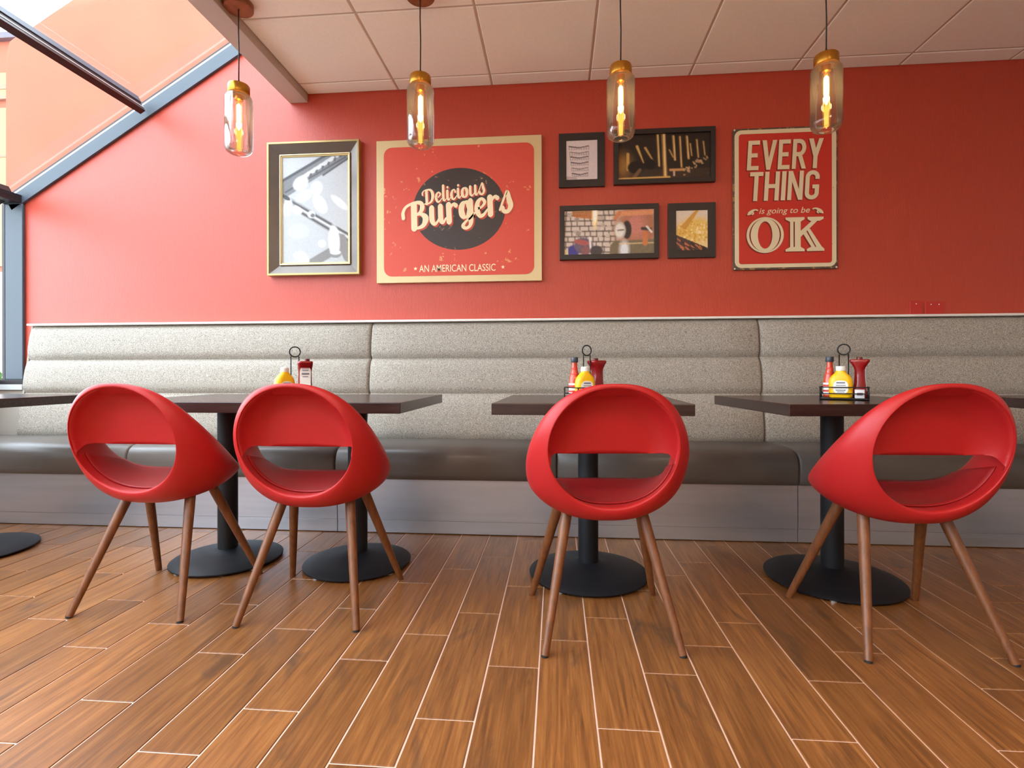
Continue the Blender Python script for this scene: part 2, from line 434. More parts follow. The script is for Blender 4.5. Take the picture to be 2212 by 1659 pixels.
# ---- window_2: sloped skylight glazing
w2 = struct('window_2', B(XL - 0.01, XL + 0.125, YB, WY - 0.002, 2.03, 2.085), 'alu_dark')
w2.name = 'window_2'
dirv = Vector((1, 0, SL)).normalized(); nrm = Vector((-dirv.z, 0, dirv.x))
def rail(name, y0, y1, t0, t1, o0, o1, m, parent):
    """bar along the slope between x=t0..t1, offset o0..o1 normal to the slope line"""
    bm = bmesh.new(); P = lambda x: Vector((x, 0, slope(x)))
    q = [P(t0) + nrm * o0, P(t1) + nrm * o0, P(t1) + nrm * o1, P(t0) + nrm * o1]
    prism(bm, [(p.x, p.z) for p in q], 'y', y0, y1)
    return obj(name, bm, m, parent)
for y in (3.25, 1.75, 0.25, -1.25, -2.75, -4.25):
    ya = 3.268 if y > 3 else y - 0.04
    rail('rafter', ya, y + 0.037, -3.70, -1.735, 0.0, 0.082, 'alu', w2)
    rail('gasket', ya + 0.004, y + 0.037, -3.70, -1.735, 0.092, 0.1075, 'alu_dark', w2)
    rail('cap_strip', ya, y + 0.037, -3.70, -1.735, 0.082, 0.092, 'alu_light', w2)
rail('pane', YB, WY, -3.74, -1.735, 0.106, 0.114, 'pane', w2)
def along(name, x, o0, o1, w, m, y0=YB, y1=3.215):
    bm = bmesh.new(); c = Vector((x, 0, slope(x)))
    q = [c + nrm * o0 - dirv * w, c + nrm * o0 + dirv * w, c + nrm * o1 + dirv * w, c + nrm * o1 - dirv * w]
    prism(bm, [(p.x, p.z) for p in q], 'y', y0, y1)
    return obj(name, bm, m, w2)
along('purlin', -2.70, -0.006, 0.018, 0.020, 'alu_dark')
along('purlin_strip', -2.70, 0.018, 0.024, 0.0225, 'alu_light')
along('purlin', -2.70, 0.024, 0.056, 0.020, 'alu_dark')
along('purlin_lit_face', -2.70, 0.056, 0.105, 0.026, 'alu')  # paler band: light caught by the upper face is put into its colour
along('eave_beam', -3.66, 0.03, 0.10, 0.06, 'alu_dark')

# ---- outdoors
bm = bmesh.new(); box(bm, -30, XL - 0.2, -30, 30, -0.5, -0.3); o = struct('ground', bm, 'pavement')
nb = thing('neighbour_building', 'orange stucco building with cream panels, far outside beyond the left windows', 'building', (-10, 8.5, -0.3))
o = obj('facade_wall', B(-6, 3.5, -0.3, 2.0, 0.0, 6.85), 'stucco_far', nb)
obj('roof_edge', B(-6, 3.6, -0.4, 2.0, 6.85, 6.95), 'alu', nb)
obj('cornice', B(-6, 3.5, -0.34, -0.3, 6.02, 6.10), 'panel_joint', nb)
obj('cream_panel', B(-6, 3.5, -0.33, -0.3, 5.86, 6.30), 'panel_cream', nb)
obj('cornice', B(-6, 3.5, -0.36, -0.3, 5.84, 5.90), 'panel_joint', nb)
obj('cream_panel', B(-6, 3.5, -0.33, -0.3, 3.0, 5.70), 'panel_cream', nb)
obj('panel_joint', B(-6, 3.5, -0.34, -0.3, 4.86, 4.90), 'panel_joint', nb)
obj('base_wall', B(-6, 3.5, -0.33, -0.3, 0.0, 2.9), 'wall_paint', nb)
bm = bmesh.new()
for i in range(700):
    a, r, z = random.uniform(0, 6.28), 0.5 * math.sqrt(random.random()), random.uniform(0.05, 1.2)
    p = Vector((r * math.cos(a), r * math.sin(a), z)); s = 0.05
    u = Vector((random.uniform(-1, 1), random.uniform(-1, 1), random.uniform(-1, 1))).normalized(); v = u.orthogonal()
    bm.faces.new([bm.verts.new(p + q) for q in (u * s, v * s * 0.5, -u * s, -v * s * 0.5)])
hb = thing('shrub', 'green shrub outdoors, low behind the left window', 'shrub', (-7.15, 6.15, -0.3))
obj('foliage', bm, 'leaf', hb)
bm = bmesh.new(); tube(bm, [(0, 0, 0), (0.02, 0, 0.5)], 0.03); obj('stem', bm, 'walnut', hb)

# ================================================================== BANQUETTE
BX0, BX1 = -3.745, XR
bq = thing('banquette_bench', 'long grey banquette with channelled tweed back and taupe vinyl seat along the red wall', 'bench', (0, 0, 0))
# the back leans: front face from (y 3.10, z .46) up to (y 3.20, z 1.19); three padded horizontal rolls
def back_profile():
    zs = [(0.455, 0.745), (0.745, 0.962), (0.962, 1.188)]
    pts = []
    for z0, z1 in zs:
        for i in range(11):
            t = i / 10; z = z0 + (z1 - z0) * t
            bulge = 0.030 * (max(0.0, 1 - abs(2 * t - 1) ** 3.2)) ** 0.6
            y = 3.125 + (z - 0.46) / 0.73 * 0.105 - bulge
            pts.append((y, z))
    return pts
prof = back_profile()
def back_panel(x0, x1):
    bm = bmesh.new(); w = x1 - x0; R = 0.02; secs = []
    for d, inset in ((0.0, 0.022), (0.004, 0.010), (0.011, 0.004), (R, 0.0)):
        secs.append((x0 + d + 0.001, inset))
    n = 10
    mid = [(x0 + R + (w - 2 * R) * (i + 1) / n, 0.0) for i in range(n - 1)]
    secs = secs + mid + [(x1 - (s[0] - x0), s[1]) for s in reversed(secs)]
    rings = []
    for x, ins in secs:
        r = [(x, y + ins, z) for y, z in prof]
        r += [(x, 3.262, 1.188 - ins * 0.3), (x, 3.20, 0.455)]
        rings.append(r)
    loft(bm, rings)
    return obj('backrest_panel', bm, 'tweed', bq, auto=50)
for a, b_ in ((-3.50, -1.16), (-1.16, 1.19), (1.19, 3.53), (3.53, XR - 0.005)): back_panel(a, b_)
obj('backrest_frame', B(-3.515, BX1 - 0.002, 3.235, WY - 0.001, 0.30, 1.186), 'vinyl', bq)
bm = bmesh.new(); prism(bm, [(3.131, 0.46), (3.232, 1.188), (WY - 0.001, 1.188), (WY - 0.001, 0.46)], 'x', -3.516, -3.5005); obj('end_panel', bm, 'tweed', bq, bevel=0.003)
obj('top_trim', B(-3.512, BX1 - 0.002, 3.195, WY - 0.001, 1.189, 1.203), 'top_trim', bq, bevel=0.004)
# seat cushions
sp = [(3.13, 0.30), (3.13, 0.472), (3.00, 0.476), (2.90, 0.476), (2.82, 0.472), (2.78, 0.462), (2.757, 0.445), (2.745, 0.420), (2.741, 0.38), (2.742, 0.33), (2.746, 0.308), (2.756, 0.299), (2.80, 0.298), (3.0, 0.298)]
edges = [BX0, -2.41, -1.20, 0.0, 1.215, 2.43, 3.64, BX1 - 0.004]
for a, b_ in zip(edges, edges[1:]):
    bm = bmesh.new(); rings = []
    for x, s in ((a + 0.001, 0.012), (a + 0.004, 0.005), (a + 0.012, 0.0), ((a + b_) / 2, -0.002), (b_ - 0.012, 0.0), (b_ - 0.004, 0.005), (b_ - 0.001, 0.012)):
        rings.append([(x, y + (s if y < 2.9 else 0), z - (s if z > 0.4 else 0)) for y, z in sp])
    loft(bm, rings); obj('seat_cushion', bm, 'vinyl', bq, auto=40)
pe = [BX0, -1.20, 1.222, 3.64, BX1 - 0.004]
for a, b_ in zip(pe, pe[1:]):
    obj('plinth_panel', B(a + 0.0015, b_ - 0.0015, 2.780, 2.80, 0.072, 0.2965), 'plinth', bq, bevel=0.0015)
    obj('kick_strip', B(a + 0.0015, b_ - 0.0015, 2.783, 2.80, 0.004, 0.0705), 'plinth', bq, bevel=0.0015)
obj('bench_carcass', B(BX0, BX1 - 0.004, 2.801, 3.285, 0.001, 0.296), 'alu_dark', bq)

# ================================================================== CHAIRS
def chair_curves():
    A, Bc, yc, zc, tY, q = 0.2017, 0.1892, -0.236, 0.6382, -0.0436, 0.0015
    ae, ym, ysn, yq, zm, zs, zq, pw = 0.2494, -0.029, 0.2014, 0.0362, 0.636, 0.1637, -0.0816, 0.5599
    r1t, r1s, r1b, r2t, r2s, r2b, k1, k2 = 0.0219, -0.0093, 0.052, 0.0433, 0.0609, 0.1484, -0.0458, 0.6191
    def C(th): return Vector((A * math.cos(th), yc + tY * math.sin(th) + q * math.cos(th) ** 2, zc + Bc * math.sin(th)))
    def E(th):
        c, s = math.cos(th), math.sin(th)
        return Vector((ae * math.copysign(abs(c) ** pw, c), ym - ysn * s + yq * c * c, zm + zs * s + zq * c * c))
    def outer(th, t):
        c, s = math.cos(th), math.sin(th)
        u_, d_, sd = max(s, 0) ** 2, max(-s, 0) ** 2, c * c
        r1 = r1t * u_ + r1s * sd + r1b * d_; r2 = r2t * u_ + r2s * sd + r2b * d_
        rad = Vector((c, 0, s)); c0, e0 = C(th), E(th); dy = Vector((0, (e0 - c0).y, 0))
        p1 = c0 + rad * r1 + k1 * dy; p2 = e0 + rad * r2 - k2 * dy
        return (1 - t) ** 3 * c0 + 3 * (1 - t) ** 2 * t * p1 + 3 * (1 - t) * t * t * p2 + t ** 3 * e0
    def inner(th, t):          # t=0 at the lip E, 1 at the rear crease C
        c0, e0 = C(th), E(th); s = math.sin(th)
        d_ = max(-s, 0) ** 1.5; sd = math.cos(th) ** 2
        m = ((c0 + e0) * 0.5).lerp(Vector((c0.x, c0.y + 0.15, c0.z * 0.6 + e0.z * 0.4)), sd if s < 0.3 else sd * sd)
        p = (1 - t) ** 2 * e0 + 2 * t * (1 - t) * m + t * t * c0
        p.z -= 0.016 * d_ * math.sin(PI * t) ; return p
    return C, E, outer, inner
CC, CE, COUT, CIN = chair_curves()
def make_chair(label):
    root = thing('tub_chair', label, 'chair', group='red shell chairs')
    bm = bmesh.new(); N = 112; NO, NI = 15, 9; rings = []
    # spread the angles evenly along the front loop, which is nearly a rounded rectangle
    for k in range(N):
        th = 2 * PI * (k + 0.5) / N
        ring = [COUT(th, i / (NO - 1)) for i in range(NO)] + [CIN(th, (i + 1) / (NI + 1)) for i in range(NI)]
        rings.append(ring)
    rings.append(rings[0])
    V = [[bm.verts.new(p) for p in r] for r in rings[:-1]]; V.append(V[0]); n = NO + NI
    for a, b_ in zip(V, V[1:]):
        for i in range(n): bm.faces.new((a[i], a[(i + 1) % n], b_[(i + 1) % n], b_[i]))
    obj('shell', bm, 'red_plastic', root, smooth=True, sub=1)
    # backrest: dished web recessed into the upper half of the rim, ending in a straight lower edge
    A_, B_, yc_, zcen, tY_ = 0.2017, 0.1892, -0.236, 0.6382, -0.0436
    PZ = 0.6135
    def reach(th):                      # distance from (0, PZ) to the rim oval in direction th
        c, s_ = math.cos(th), math.sin(th); dz = PZ - zcen
        qa = (c / A_) ** 2 + (s_ / B_) ** 2; qb = 2 * s_ * dz / B_ ** 2; qc = (dz / B_) ** 2 - 1
        return (-qb + math.sqrt(qb * qb - 4 * qa * qc)) / (2 * qa)
    def web(th, f):
        r_ = reach(th) * 1.02; p0 = 0.13 * max(-1.0, min(1.0, math.cos(th) * (1 if 0 <= th <= PI else 9)))
        x, z = p0 + (r_ * math.cos(th) - p0) * f, PZ + r_ * math.sin(th) * f
        s_ = max(0.0, 1 - math.hypot(x / A_, (z - zcen) / B_)); t_ = min(1.0, s_ / 0.40)
        y = yc_ + 0.010 + tY_ * (z - zcen) / B_ + 0.080 * (1 - (1 - t_) ** 2.0) ** 0.62
        z -= 0.1533 * (y + 0.148) * math.exp(-((z - PZ) / 0.025) ** 2)
        return Vector((x, y, z))
    bm = bmesh.new(); rows = []
    FS = [1 - (1 - k / 26) ** 1.0 for k in range(27)]
    for k in range(97):
        th = PI * k / 96
        rows.append([bm.verts.new(web(th, 1 - f ** 1.7)) for f in FS])
    for sgn in (0, 1):                  # rounded ends of the gap, running down the side walls
        prev = rows[0] if sgn == 0 else rows[-1]
        n_in = 17
        prev = prev[:n_in]; wid = (FS[n_in - 1] ** 1.7)
        for k in range(1, 11):
            a_ = math.radians(12.0 * k / 10); th = -a_ if sgn == 0 else PI + a_
            w_ = 0.03 + (wid - 0.03) * (1 - math.sqrt(1 - (1 - k / 10) ** 2))
            cur = [bm.verts.new(web(th, 1 - w_ * (j / (n_in - 1)))) for j in range(n_in)]
            for j in range(n_in - 1): bm.faces.new((prev[j], prev[j + 1], cur[j + 1], cur[j]))
            prev = cur
    for a, b_ in zip(rows, rows[1:]):
        for i in range(26): bm.faces.new((a[i], a[i + 1], b_[i + 1], b_[i]))
    bmesh.ops.remove_doubles(bm, verts=bm.verts, dist=0.0002)
    o = obj('backrest', bm, 'red_plastic', root, smooth=True)
    s = o.modifiers.new('thick', 'SOLIDIFY'); s.thickness = 0.009; s.offset = 0
    # seat pad laid on the inner floor of the shell
    bm = bmesh.new(); rows = []
    for k in range(37):
        th = math.radians(194 + 152 * k / 36); row = []
        for i in range(13):
            p = CIN(th, 0.05 + 0.80 * i / 12); p.z += 0.0035 * abs(math.sin(th)); p.x *= 0.99; row.append(bm.verts.new(p))
        rows.append(row)
    for a, b_ in zip(rows, rows[1:]):
        for i in range(12): bm.faces.new((a[i], a[i + 1], b_[i + 1], b_[i]))
    o = obj('seat', bm, 'red_seat_shaded', root, smooth=True)
    s = o.modifiers.new('thick', 'SOLIDIFY'); s.thickness = 0.003; s.offset = 0
    for sx in (-1, 1):
        for foot, top in (((0.212, -0.226), (0.122, -0.05)), ((0.236, 0.224), (0.138, 0.045))):
            F = Vector((sx * foot[0], foot[1], 0.004)); T = Vector((sx * top[0], top[1], 0.425))
            bm = bmesh.new(); L = 14
            tube(bm, [F.lerp(T, i / L) for i in range(L + 1)], [0.0122 + 0.0060 * min(1, 1.15 * i / L) for i in range(L + 1)], 20)
            leg = obj('leg', bm, 'walnut', root, auto=50)
            bm = bmesh.new(); d = (T - F).normalized()
            tube(bm, [Vector((F.x, F.y, 0.0)), Vector((F.x, F.y, 0.006)) + d * 0.002], 0.0114, 16)
            obj('foot_cap', bm, 'rubber', leg, auto=50)
    return root
def zc_(z): return 0.6382 + (z - 0.6382) * 0.985
ch = make_chair('red tub chair on wooden legs, leftmost of the four red chairs')
ch.location = (-1.5274, 1.958, 0); ch.rotation_euler = (0, 0, math.radians(-0.5))
dup(ch, (-0.892, 1.941, 0), math.radians(0.9), 'red tub chair on wooden legs, second from left, directly in front of the ketchup label')
dup(ch, (0.1549, 1.8545, 0), math.radians(4.6), 'red tub chair on wooden legs seen squarely from behind, at the middle table')
dup(ch, (1.1359, 1.895, 0), math.radians(2.1), 'red tub chair on wooden legs, rightmost, turned clear of the fully visible caddy')

# ================================================================== TABLES
TZ = 0.759
def make_table(label, w, d, br=0.27):
    root = thing('cafe_table', label, 'table', group='pedestal tables')
    obj('tabletop', B(-w / 2, w / 2, -d / 2, d / 2, TZ - 0.043, TZ), 'espresso', root, bevel=0.003)
    bm = bmesh.new(); box(bm, -0.10, 0.10, -0.10, 0.10, TZ - 0.052, TZ - 0.0435)
    obj('mounting_plate', bm, 'black_iron', root, bevel=0.002)
    bm = bmesh.new(); lathe(bm, [(0.043, 0.05), (0.043, TZ - 0.052)], 40); obj('column', bm, 'black_iron', root, auto=40)
    bm = bmesh.new(); lathe(bm, [(br - 0.009, 0.0085), (br - 0.001, 0.010), (br, 0.0155), (br - 0.005, 0.019), (br * 0.74, 0.033), (br * 0.44, 0.047), (0.06, 0.055), (0.047, 0.060)], 72)
    obj('base', bm, 'black_iron', root, auto=40)
    for a in (60, 150, 240, 330):
        bm = bmesh.new(); lathe(bm, [(0.014, 0), (0.014, 0.009)], 14, ((br - 0.022) * math.cos(math.radians(a)), (br - 0.022) * math.sin(math.radians(a))))
        obj('glide', bm, 'glide', root)
    return root
t = make_table('dark square pedestal table at the left edge, cut off by the frame', 0.70, 0.72); t.location = (-2.87, 2.32, 0)
t2 = make_table('dark pedestal table between the two left chairs, pushed against its neighbour', 0.625, 0.74, 0.238); t2.location = (-1.535, 2.33, 0)
dup(t2, (-0.909, 2.33, 0), 0, 'dark pedestal table behind the second chair from left, its right side free')
t3 = make_table('dark pedestal table in the middle, behind the squarely seen chair', 0.735, 0.72, 0.254); t3.location = (0.134, 2.285, 0); t3.rotation_euler = (0, 0, math.radians(-1.5))
t4 = make_table('dark pedestal table carrying the fully visible caddy, at the rightmost chair', 0.72, 0.70, 0.262); t4.location = (1.150, 2.305, 0); t4.rotation_euler = (0, 0, math.radians(4.5))
t5 = make_table('dark pedestal table cut off by the right edge of the picture', 0.72, 0.70); t5.location = (2.33, 2.36, 0); t5.rotation_euler = (0, 0, math.radians(3))

# ================================================================== CONDIMENTS
def caddy_mesh_parts(root):
    W, D, H = 0.085, 0.058, 0.052
    def loop(z): return [(p[0], p[1], z) for p in rrect(2 * W, 2 * D, 0.012, z, 4)]
    bm = bmesh.new(); box(bm, -W, W, -D, D, 0.003, 0.009); obj('tray', bm, 'gunmetal', root, bevel=0.003)
    for z in (0.027, H):
        bm = bmesh.new(); tube(bm, loop(z), 0.0021, 8, closed=True); obj('rail', bm, 'gunmetal', root, smooth=True)
    for sx in (-1, 1):
        for sy in (-1, 1):
            bm = bmesh.new(); tube(bm, [(sx * (W - 0.003), sy * (D - 0.003), 0), (sx * (W - 0.003), sy * (D - 0.003), H)], 0.0028, 8); obj('post', bm, 'gunmetal', root, smooth=True)
    bm = bmesh.new()
    for sx in (-1, 1): tube(bm, [(sx * 0.016, 0.012, 0.006), (sx * 0.016, 0.012, 0.186)], 0.0024, 8)
    obj('handle_post', bm, 'gunmetal', root, smooth=True)
    bm = bmesh.new(); tube(bm, [(0.0215 * math.cos(2 * PI * i / 28), 0.012, 0.2055 + 0.0215 * math.sin(2 * PI * i / 28)) for i in range(28)], 0.0027, 8, closed=True)
    obj('ring_handle', bm, 'gunmetal', root, smooth=True)
def make_caddy(label):
    root = thing('condiment_caddy', label, 'caddy', group='wire condiment caddies'); caddy_mesh_parts(root); return root
def make_mustard(label):
    root = thing('mustard_bottle', label, 'bottle', group='mustard bottles')
    bm = bmesh.new()
    P = [(0.072, 0.038, 0.0), (0.080, 0.044, 0.004), (0.083, 0.046, 0.02), (0.084, 0.046, 0.055), (0.083, 0.046, 0.068), (0.076, 0.044, 0.080), (0.062, 0.040, 0.090), (0.044, 0.036, 0.099), (0.035, 0.034, 0.105), (0.033, 0.033, 0.110)]
    loft(bm, [rrect(w, d, min(w, d) / 2 - 0.002, z, 6) for w, d, z in P]); obj('body', bm, 'mustard', root, auto=60)
    bm = bmesh.new(); lathe(bm, [(0.0165, 0.1085), (0.0172, 0.110), (0.0168, 0.126), (0.0150, 0.128)], 24); obj('cap', bm, 'white_plastic', root, auto=40)
    bm = bmesh.new(); n = 28; pts = []
    for i in range(n):
        a = 2 * PI * i / n; ca, sa = math.cos(a), math.sin(a)
        pts.append((0.026 * math.copysign(abs(ca) ** 0.7, ca), 0.043 + 0.027 * math.copysign(abs(sa) ** 0.7, sa)))
    prism(bm, pts, 'y', -0.0242, -0.0228); lb = obj('label', bm, 'label_white', root)
    bm = bmesh.new()
    for z, w, h in ((0.058, 0.030, 0.006), (0.049, 0.034, 0.003), (0.029, 0.034, 0.004), (0.023, 0.026, 0.003)): box(bm, -w / 2, w / 2, -0.0247, -0.0243, z, z + h)
    obj('label_print', bm, 'label_ink', lb)
    return root
def make_ketchup(label):
    root = thing('ketchup_bottle', label, 'bottle', group='ketchup bottles')
    bm = bmesh.new()
    P = [(0.054, 0.046, 0.0), (0.058, 0.050, 0.004), (0.058, 0.048, 0.03), (0.055, 0.040, 0.06), (0.054, 0.036, 0.09), (0.054, 0.036, 0.112), (0.057, 0.044, 0.125), (0.060, 0.058, 0.138), (0.061, 0.069, 0.146), (0.060, 0.071, 0.152), (0.057, 0.064, 0.155)]
    loft(bm, [rrect(w, d, 0.014, z, 5) for w, d, z in P]); obj('body', bm, 'ketchup', root, auto=60)
    bm = bmesh.new(); lathe(bm, [(0.011, 0.1545), (0.011, 0.163), (0.009, 0.165)], 20, (0.008, 0)); obj('cap', bm, 'ketchup_dark', root, auto=40)
    for sy in (-1,):
        bm = bmesh.new(); n = 8
        rows = []
        for z, w, y in ((0.028, 0.046, 0.0246), (0.06, 0.042, 0.0206), (0.09, 0.043, 0.0186), (0.112, 0.044, 0.0186), (0.122, 0.040, 0.0206), (0.128, 0.030, 0.0228)):
            rows.append([bm.verts.new((-w / 2 + w * i / n, -y, z)) for i in range(n + 1)])
        for a, b_ in zip(rows, rows[1:]):
            for i in range(n): bm.faces.new((a[i], a[i + 1], b_[i + 1], b_[i]))
        o = obj('label', bm, 'label_white', root); s = o.modifiers.new('t', 'SOLIDIFY'); s.thickness = 0.0008; s.offset = 0
        bm = bmesh.new()
        for z, w, h, y in ((0.114, 0.024, 0.004, 0.0205), (0.098, 0.030, 0.007, 0.0200), (0.088, 0.022, 0.003, 0.0205)): box(bm, -w / 2, w / 2, -y - 0.0006, -y + 0.0004, z, z + h)
        obj('label_print', bm, 'label_ink', o)
    return root
def make_hot_sauce(label):
    root = thing('hot_sauce_bottle', label, 'bottle', group='hot sauce bottles')
    bm = bmesh.new(); lathe(bm, [(0.020, 0), (0.023, 0.003), (0.0235, 0.01), (0.0235, 0.062), (0.022, 0.078), (0.0165, 0.100), (0.0125, 0.118), (0.0115, 0.130), (0.0115, 0.15)], 28); obj('body', bm, 'hot_sauce', root, auto=60)
    bm = bmesh.new(); lathe(bm, [(0.0145, 0.146), (0.0152, 0.148), (0.0152, 0.166), (0.0140, 0.168)], 24); obj('cap', bm, 'cap_dark', root, auto=40)
    bm = bmesh.new(); lathe(bm, [(0.0239, 0.012), (0.0239, 0.060)], 28, cap=False); lb = obj('label', bm, 'label_white', root, smooth=True)
    bm = bmesh.new(); lathe(bm, [(0.0242, 0.044), (0.0242, 0.052)], 28, cap=False); lathe(bm, [(0.0242, 0.022), (0.0242, 0.030)], 28, cap=False); obj('label_band', bm, 'hot_label', lb, smooth=True)
    bm = bmesh.new(); lathe(bm, [(0.0142, 0.1155), (0.0126, 0.1245)], 28, cap=False); lathe(bm, [(0.0186, 0.0955), (0.0172, 0.1005)], 28, cap=False)
    obj('neck_band', bm, 'hot_label', root, smooth=True)
    return root
def make_packet(label):
    root = thing('condiment_packet', label, 'packet', group='foil packets in the caddy')
    bm = bmesh.new(); loft(bm, [[(x, y * s, z) for x, y, z in rrect(0.032, 0.005, 0.002, z, 2)] for z, s in ((0, 0.2), (0.004, 1), (0.018, 1.2), (0.030, 1), (0.034, 0.2))]); obj('pouch', bm, 'packet', root, auto=60)
    bm = bmesh.new(); box(bm, -0.010, 0.010, -0.0036, -0.003, 0.012, 0.022); obj('print', bm, 'packet_ink', root)
    return root
CF = 0.0092
def at(c, rz, dx, dy, z):
    return (c[0] + dx * math.cos(rz) - dy * math.sin(rz), c[1] + dx * math.sin(rz) + dy * math.cos(rz), TZ + z)
cads = [((-1.124, 2.170), 0.48, 'on the two joined left tables'), ((0.131, 2.199), 0.50, 'on the middle table'), ((1.168, 2.247), -0.478, 'on the right table')]
MP = [((-0.041, -0.022), 0.45), ((-0.033, -0.027), -0.15), ((-0.011, -0.028), 0.0)]
cp = mp_ = kp = hp = None
for i, (c, rz, where) in enumerate(cads):
    lab = ('black wire condiment caddy with ring handle ' + where)
    loc = (c[0], c[1], TZ)
    if cp is None: cp = make_caddy(lab); cp.location = loc; cp.rotation_euler = (0, 0, rz)
    else:
        q = dup(cp, loc, rz, lab)
    l2 = 'yellow mustard bottle with white cap, in the caddy ' + where
    ml, mr_ = MP[i]
    if mp_ is None: mp_ = make_mustard(l2); mp_.location = at(c, rz, *ml, CF); mp_.rotation_euler = (0, 0, rz + mr_)
    else: dup(mp_, at(c, rz, *ml, CF), rz + mr_, l2)
    l3 = 'dark red ketchup bottle ' + ('with white label facing front, ' if i == 0 else 'seen from its side, in the caddy ') + where
    kl, kr = ((0.040, -0.030), rz + 0.05) if i == 0 else ((0.054, 0.020), rz + 1.57)
    if kp is None: kp = make_ketchup(l3); kp.location = at(c, rz, *kl, CF); kp.rotation_euler = (0, 0, kr)
    else: dup(kp, at(c, rz, *kl, CF), kr, l3)
    if i > 0:
        l4 = 'slim hot sauce bottle with dark cap, in the caddy ' + where
        hl = (-0.050, 0.028)
        if hp is None: hp = make_hot_sauce(l4); hp.location = at(c, rz, *hl, CF); hp.rotation_euler = (0, 0, rz)
        else: dup(hp, at(c, rz, *hl, CF), rz, l4)
c, rz, _ = cads[2]
pk = make_packet('silvery foil packet standing in front of the ketchup in the right caddy')
pk.location = at(c, rz, 0.053, -0.044, CF); pk.rotation_euler = (0.0, 0, rz + 0.1)
dup(pk, at(c, rz, 0.054, -0.034, CF), rz - 0.08, 'second foil packet, standing just behind the front one in the right caddy')
dup(pk, at(c, rz, 0.052, -0.025, CF), rz + 0.05, 'rear foil packet, directly touching the ketchup in the right caddy')

# ================================================================== PENDANTS
def make_pendant(label):
    root = thing('pendant_lamp', label, 'lamp', group='glass jar pendants')
    z0, zt = 1.947, 2.284
    bm = bmesh.new(); lathe(bm, [(0.066, CZ - 0.030), (0.068, CZ - 0.027), (0.068, CZ - 0.001)], 40); obj('canopy', bm, 'canopy_wood', root, auto=40)
    bm = bmesh.new(); tube(bm, [(0, 0, zt + 0.02), (0.0015, 0, 2.45), (-0.001, 0, 2.56), (0, 0, CZ - 0.02)], 0.0032, 8); obj('cord', bm, 'cord', root, smooth=True)
    bm = bmesh.new(); lathe(bm, [(0.006, zt - 0.001), (0.0055, zt + 0.018), (0.004, zt + 0.026)], 16); obj('strain_relief', bm, 'gunmetal', root, auto=40)
    bm = bmesh.new(); lathe(bm, [(0.049, zt - 0.046), (0.050, zt - 0.044), (0.050, zt - 0.008), (0.047, zt - 0.002), (0.040, zt), (0.006, zt + 0.001)], 40); obj('cap', bm, 'brass', root, auto=40)
    zc = zt - 0.046
    bm = bmesh.new()
    out = [(0.046, zc + 0.004), (0.050, zc - 0.004), (0.060, zc - 0.014), (0.0645, zc - 0.026), (0.0645, z0 + 0.034), (0.0625, z0 + 0.022), (0.056, z0 + 0.009), (0.046, z0 + 0.002), (0.030, z0)]
    inn = [(0.028, z0 + 0.004), (0.045, z0 + 0.006), (0.053, z0 + 0.012), (0.059, z0 + 0.023), (0.0608, z0 + 0.034), (0.0608, zc - 0.026), (0.057, zc - 0.016), (0.047, zc - 0.006), (0.043, zc + 0.004)]
    lathe(bm, out + inn, 48, cap=False)
    lathe(bm, [(0.030, z0), (0.002, z0)], 48, cap=False); lathe(bm, [(0.028, z0 + 0.004), (0.002, z0 + 0.004)], 48, cap=False)
    obj('glass_jar', bm, 'jar_glass', root, smooth=True)
    bm = bmesh.new(); lathe(bm, [(0.015, zc - 0.03), (0.018, zc - 0.028), (0.018, zc + 0.002), (0.016, zc + 0.004)], 24); obj('lamp_holder', bm, 'brass', root, auto=40)
    bm = bmesh.new(); lathe(bm, [(0.011, zc - 0.030), (0.016, zc - 0.045), (0.0165, z0 + 0.03), (0.013, z0 + 0.016), (0.004, z0 + 0.010)], 28); bulb = obj('bulb', bm, 'bulb_glass', root, smooth=True)
    bm = bmesh.new(); lathe(bm, [(0.003, zc - 0.046), (0.0100, zc - 0.055), (0.0105, zc - 0.11), (0.0085, zc - 0.16), (0.003, zc - 0.175)], 18); obj('filament', bm, 'filament', bulb, smooth=True)
    bm = bmesh.new(); lathe(bm, [(0.007, zc - 0.178), (0.009, zc - 0.20), (0.0085, z0 + 0.022), (0.004, z0 + 0.014)], 18); obj('filament_tip', bm, 'filament_dim', bulb, smooth=True)
    return root
PY = 2.445
pd = make_pendant('glass jar pendant hanging in front of the bare wall under the sloped skylight, leftmost'); pd.location = (-1.55, PY, 0)
dup(pd, (-0.643, PY, 0), 0, 'glass jar pendant overlapping the top edge of the burger sign')
dup(pd, (0.296, PY, 0), 0, 'glass jar pendant overlapping the corner of the dark tap photograph')
dup(pd, (1.199, PY, 0), 0, 'glass jar pendant overlapping the top of the lettered tin sign, rightmost')
for x in (-1.55, -0.643, 0.296, 1.199):
    l = bpy.data.lights.new('pendant_bulb_light', 'POINT'); l.energy = 2.0; l.color = (1, 0.72, 0.4); l.shadow_soft_size = 0.02
    o = bpy.data.objects.new('pendant_bulb_light', l); COL.objects.link(o); o.location = (x, PY, 2.10)

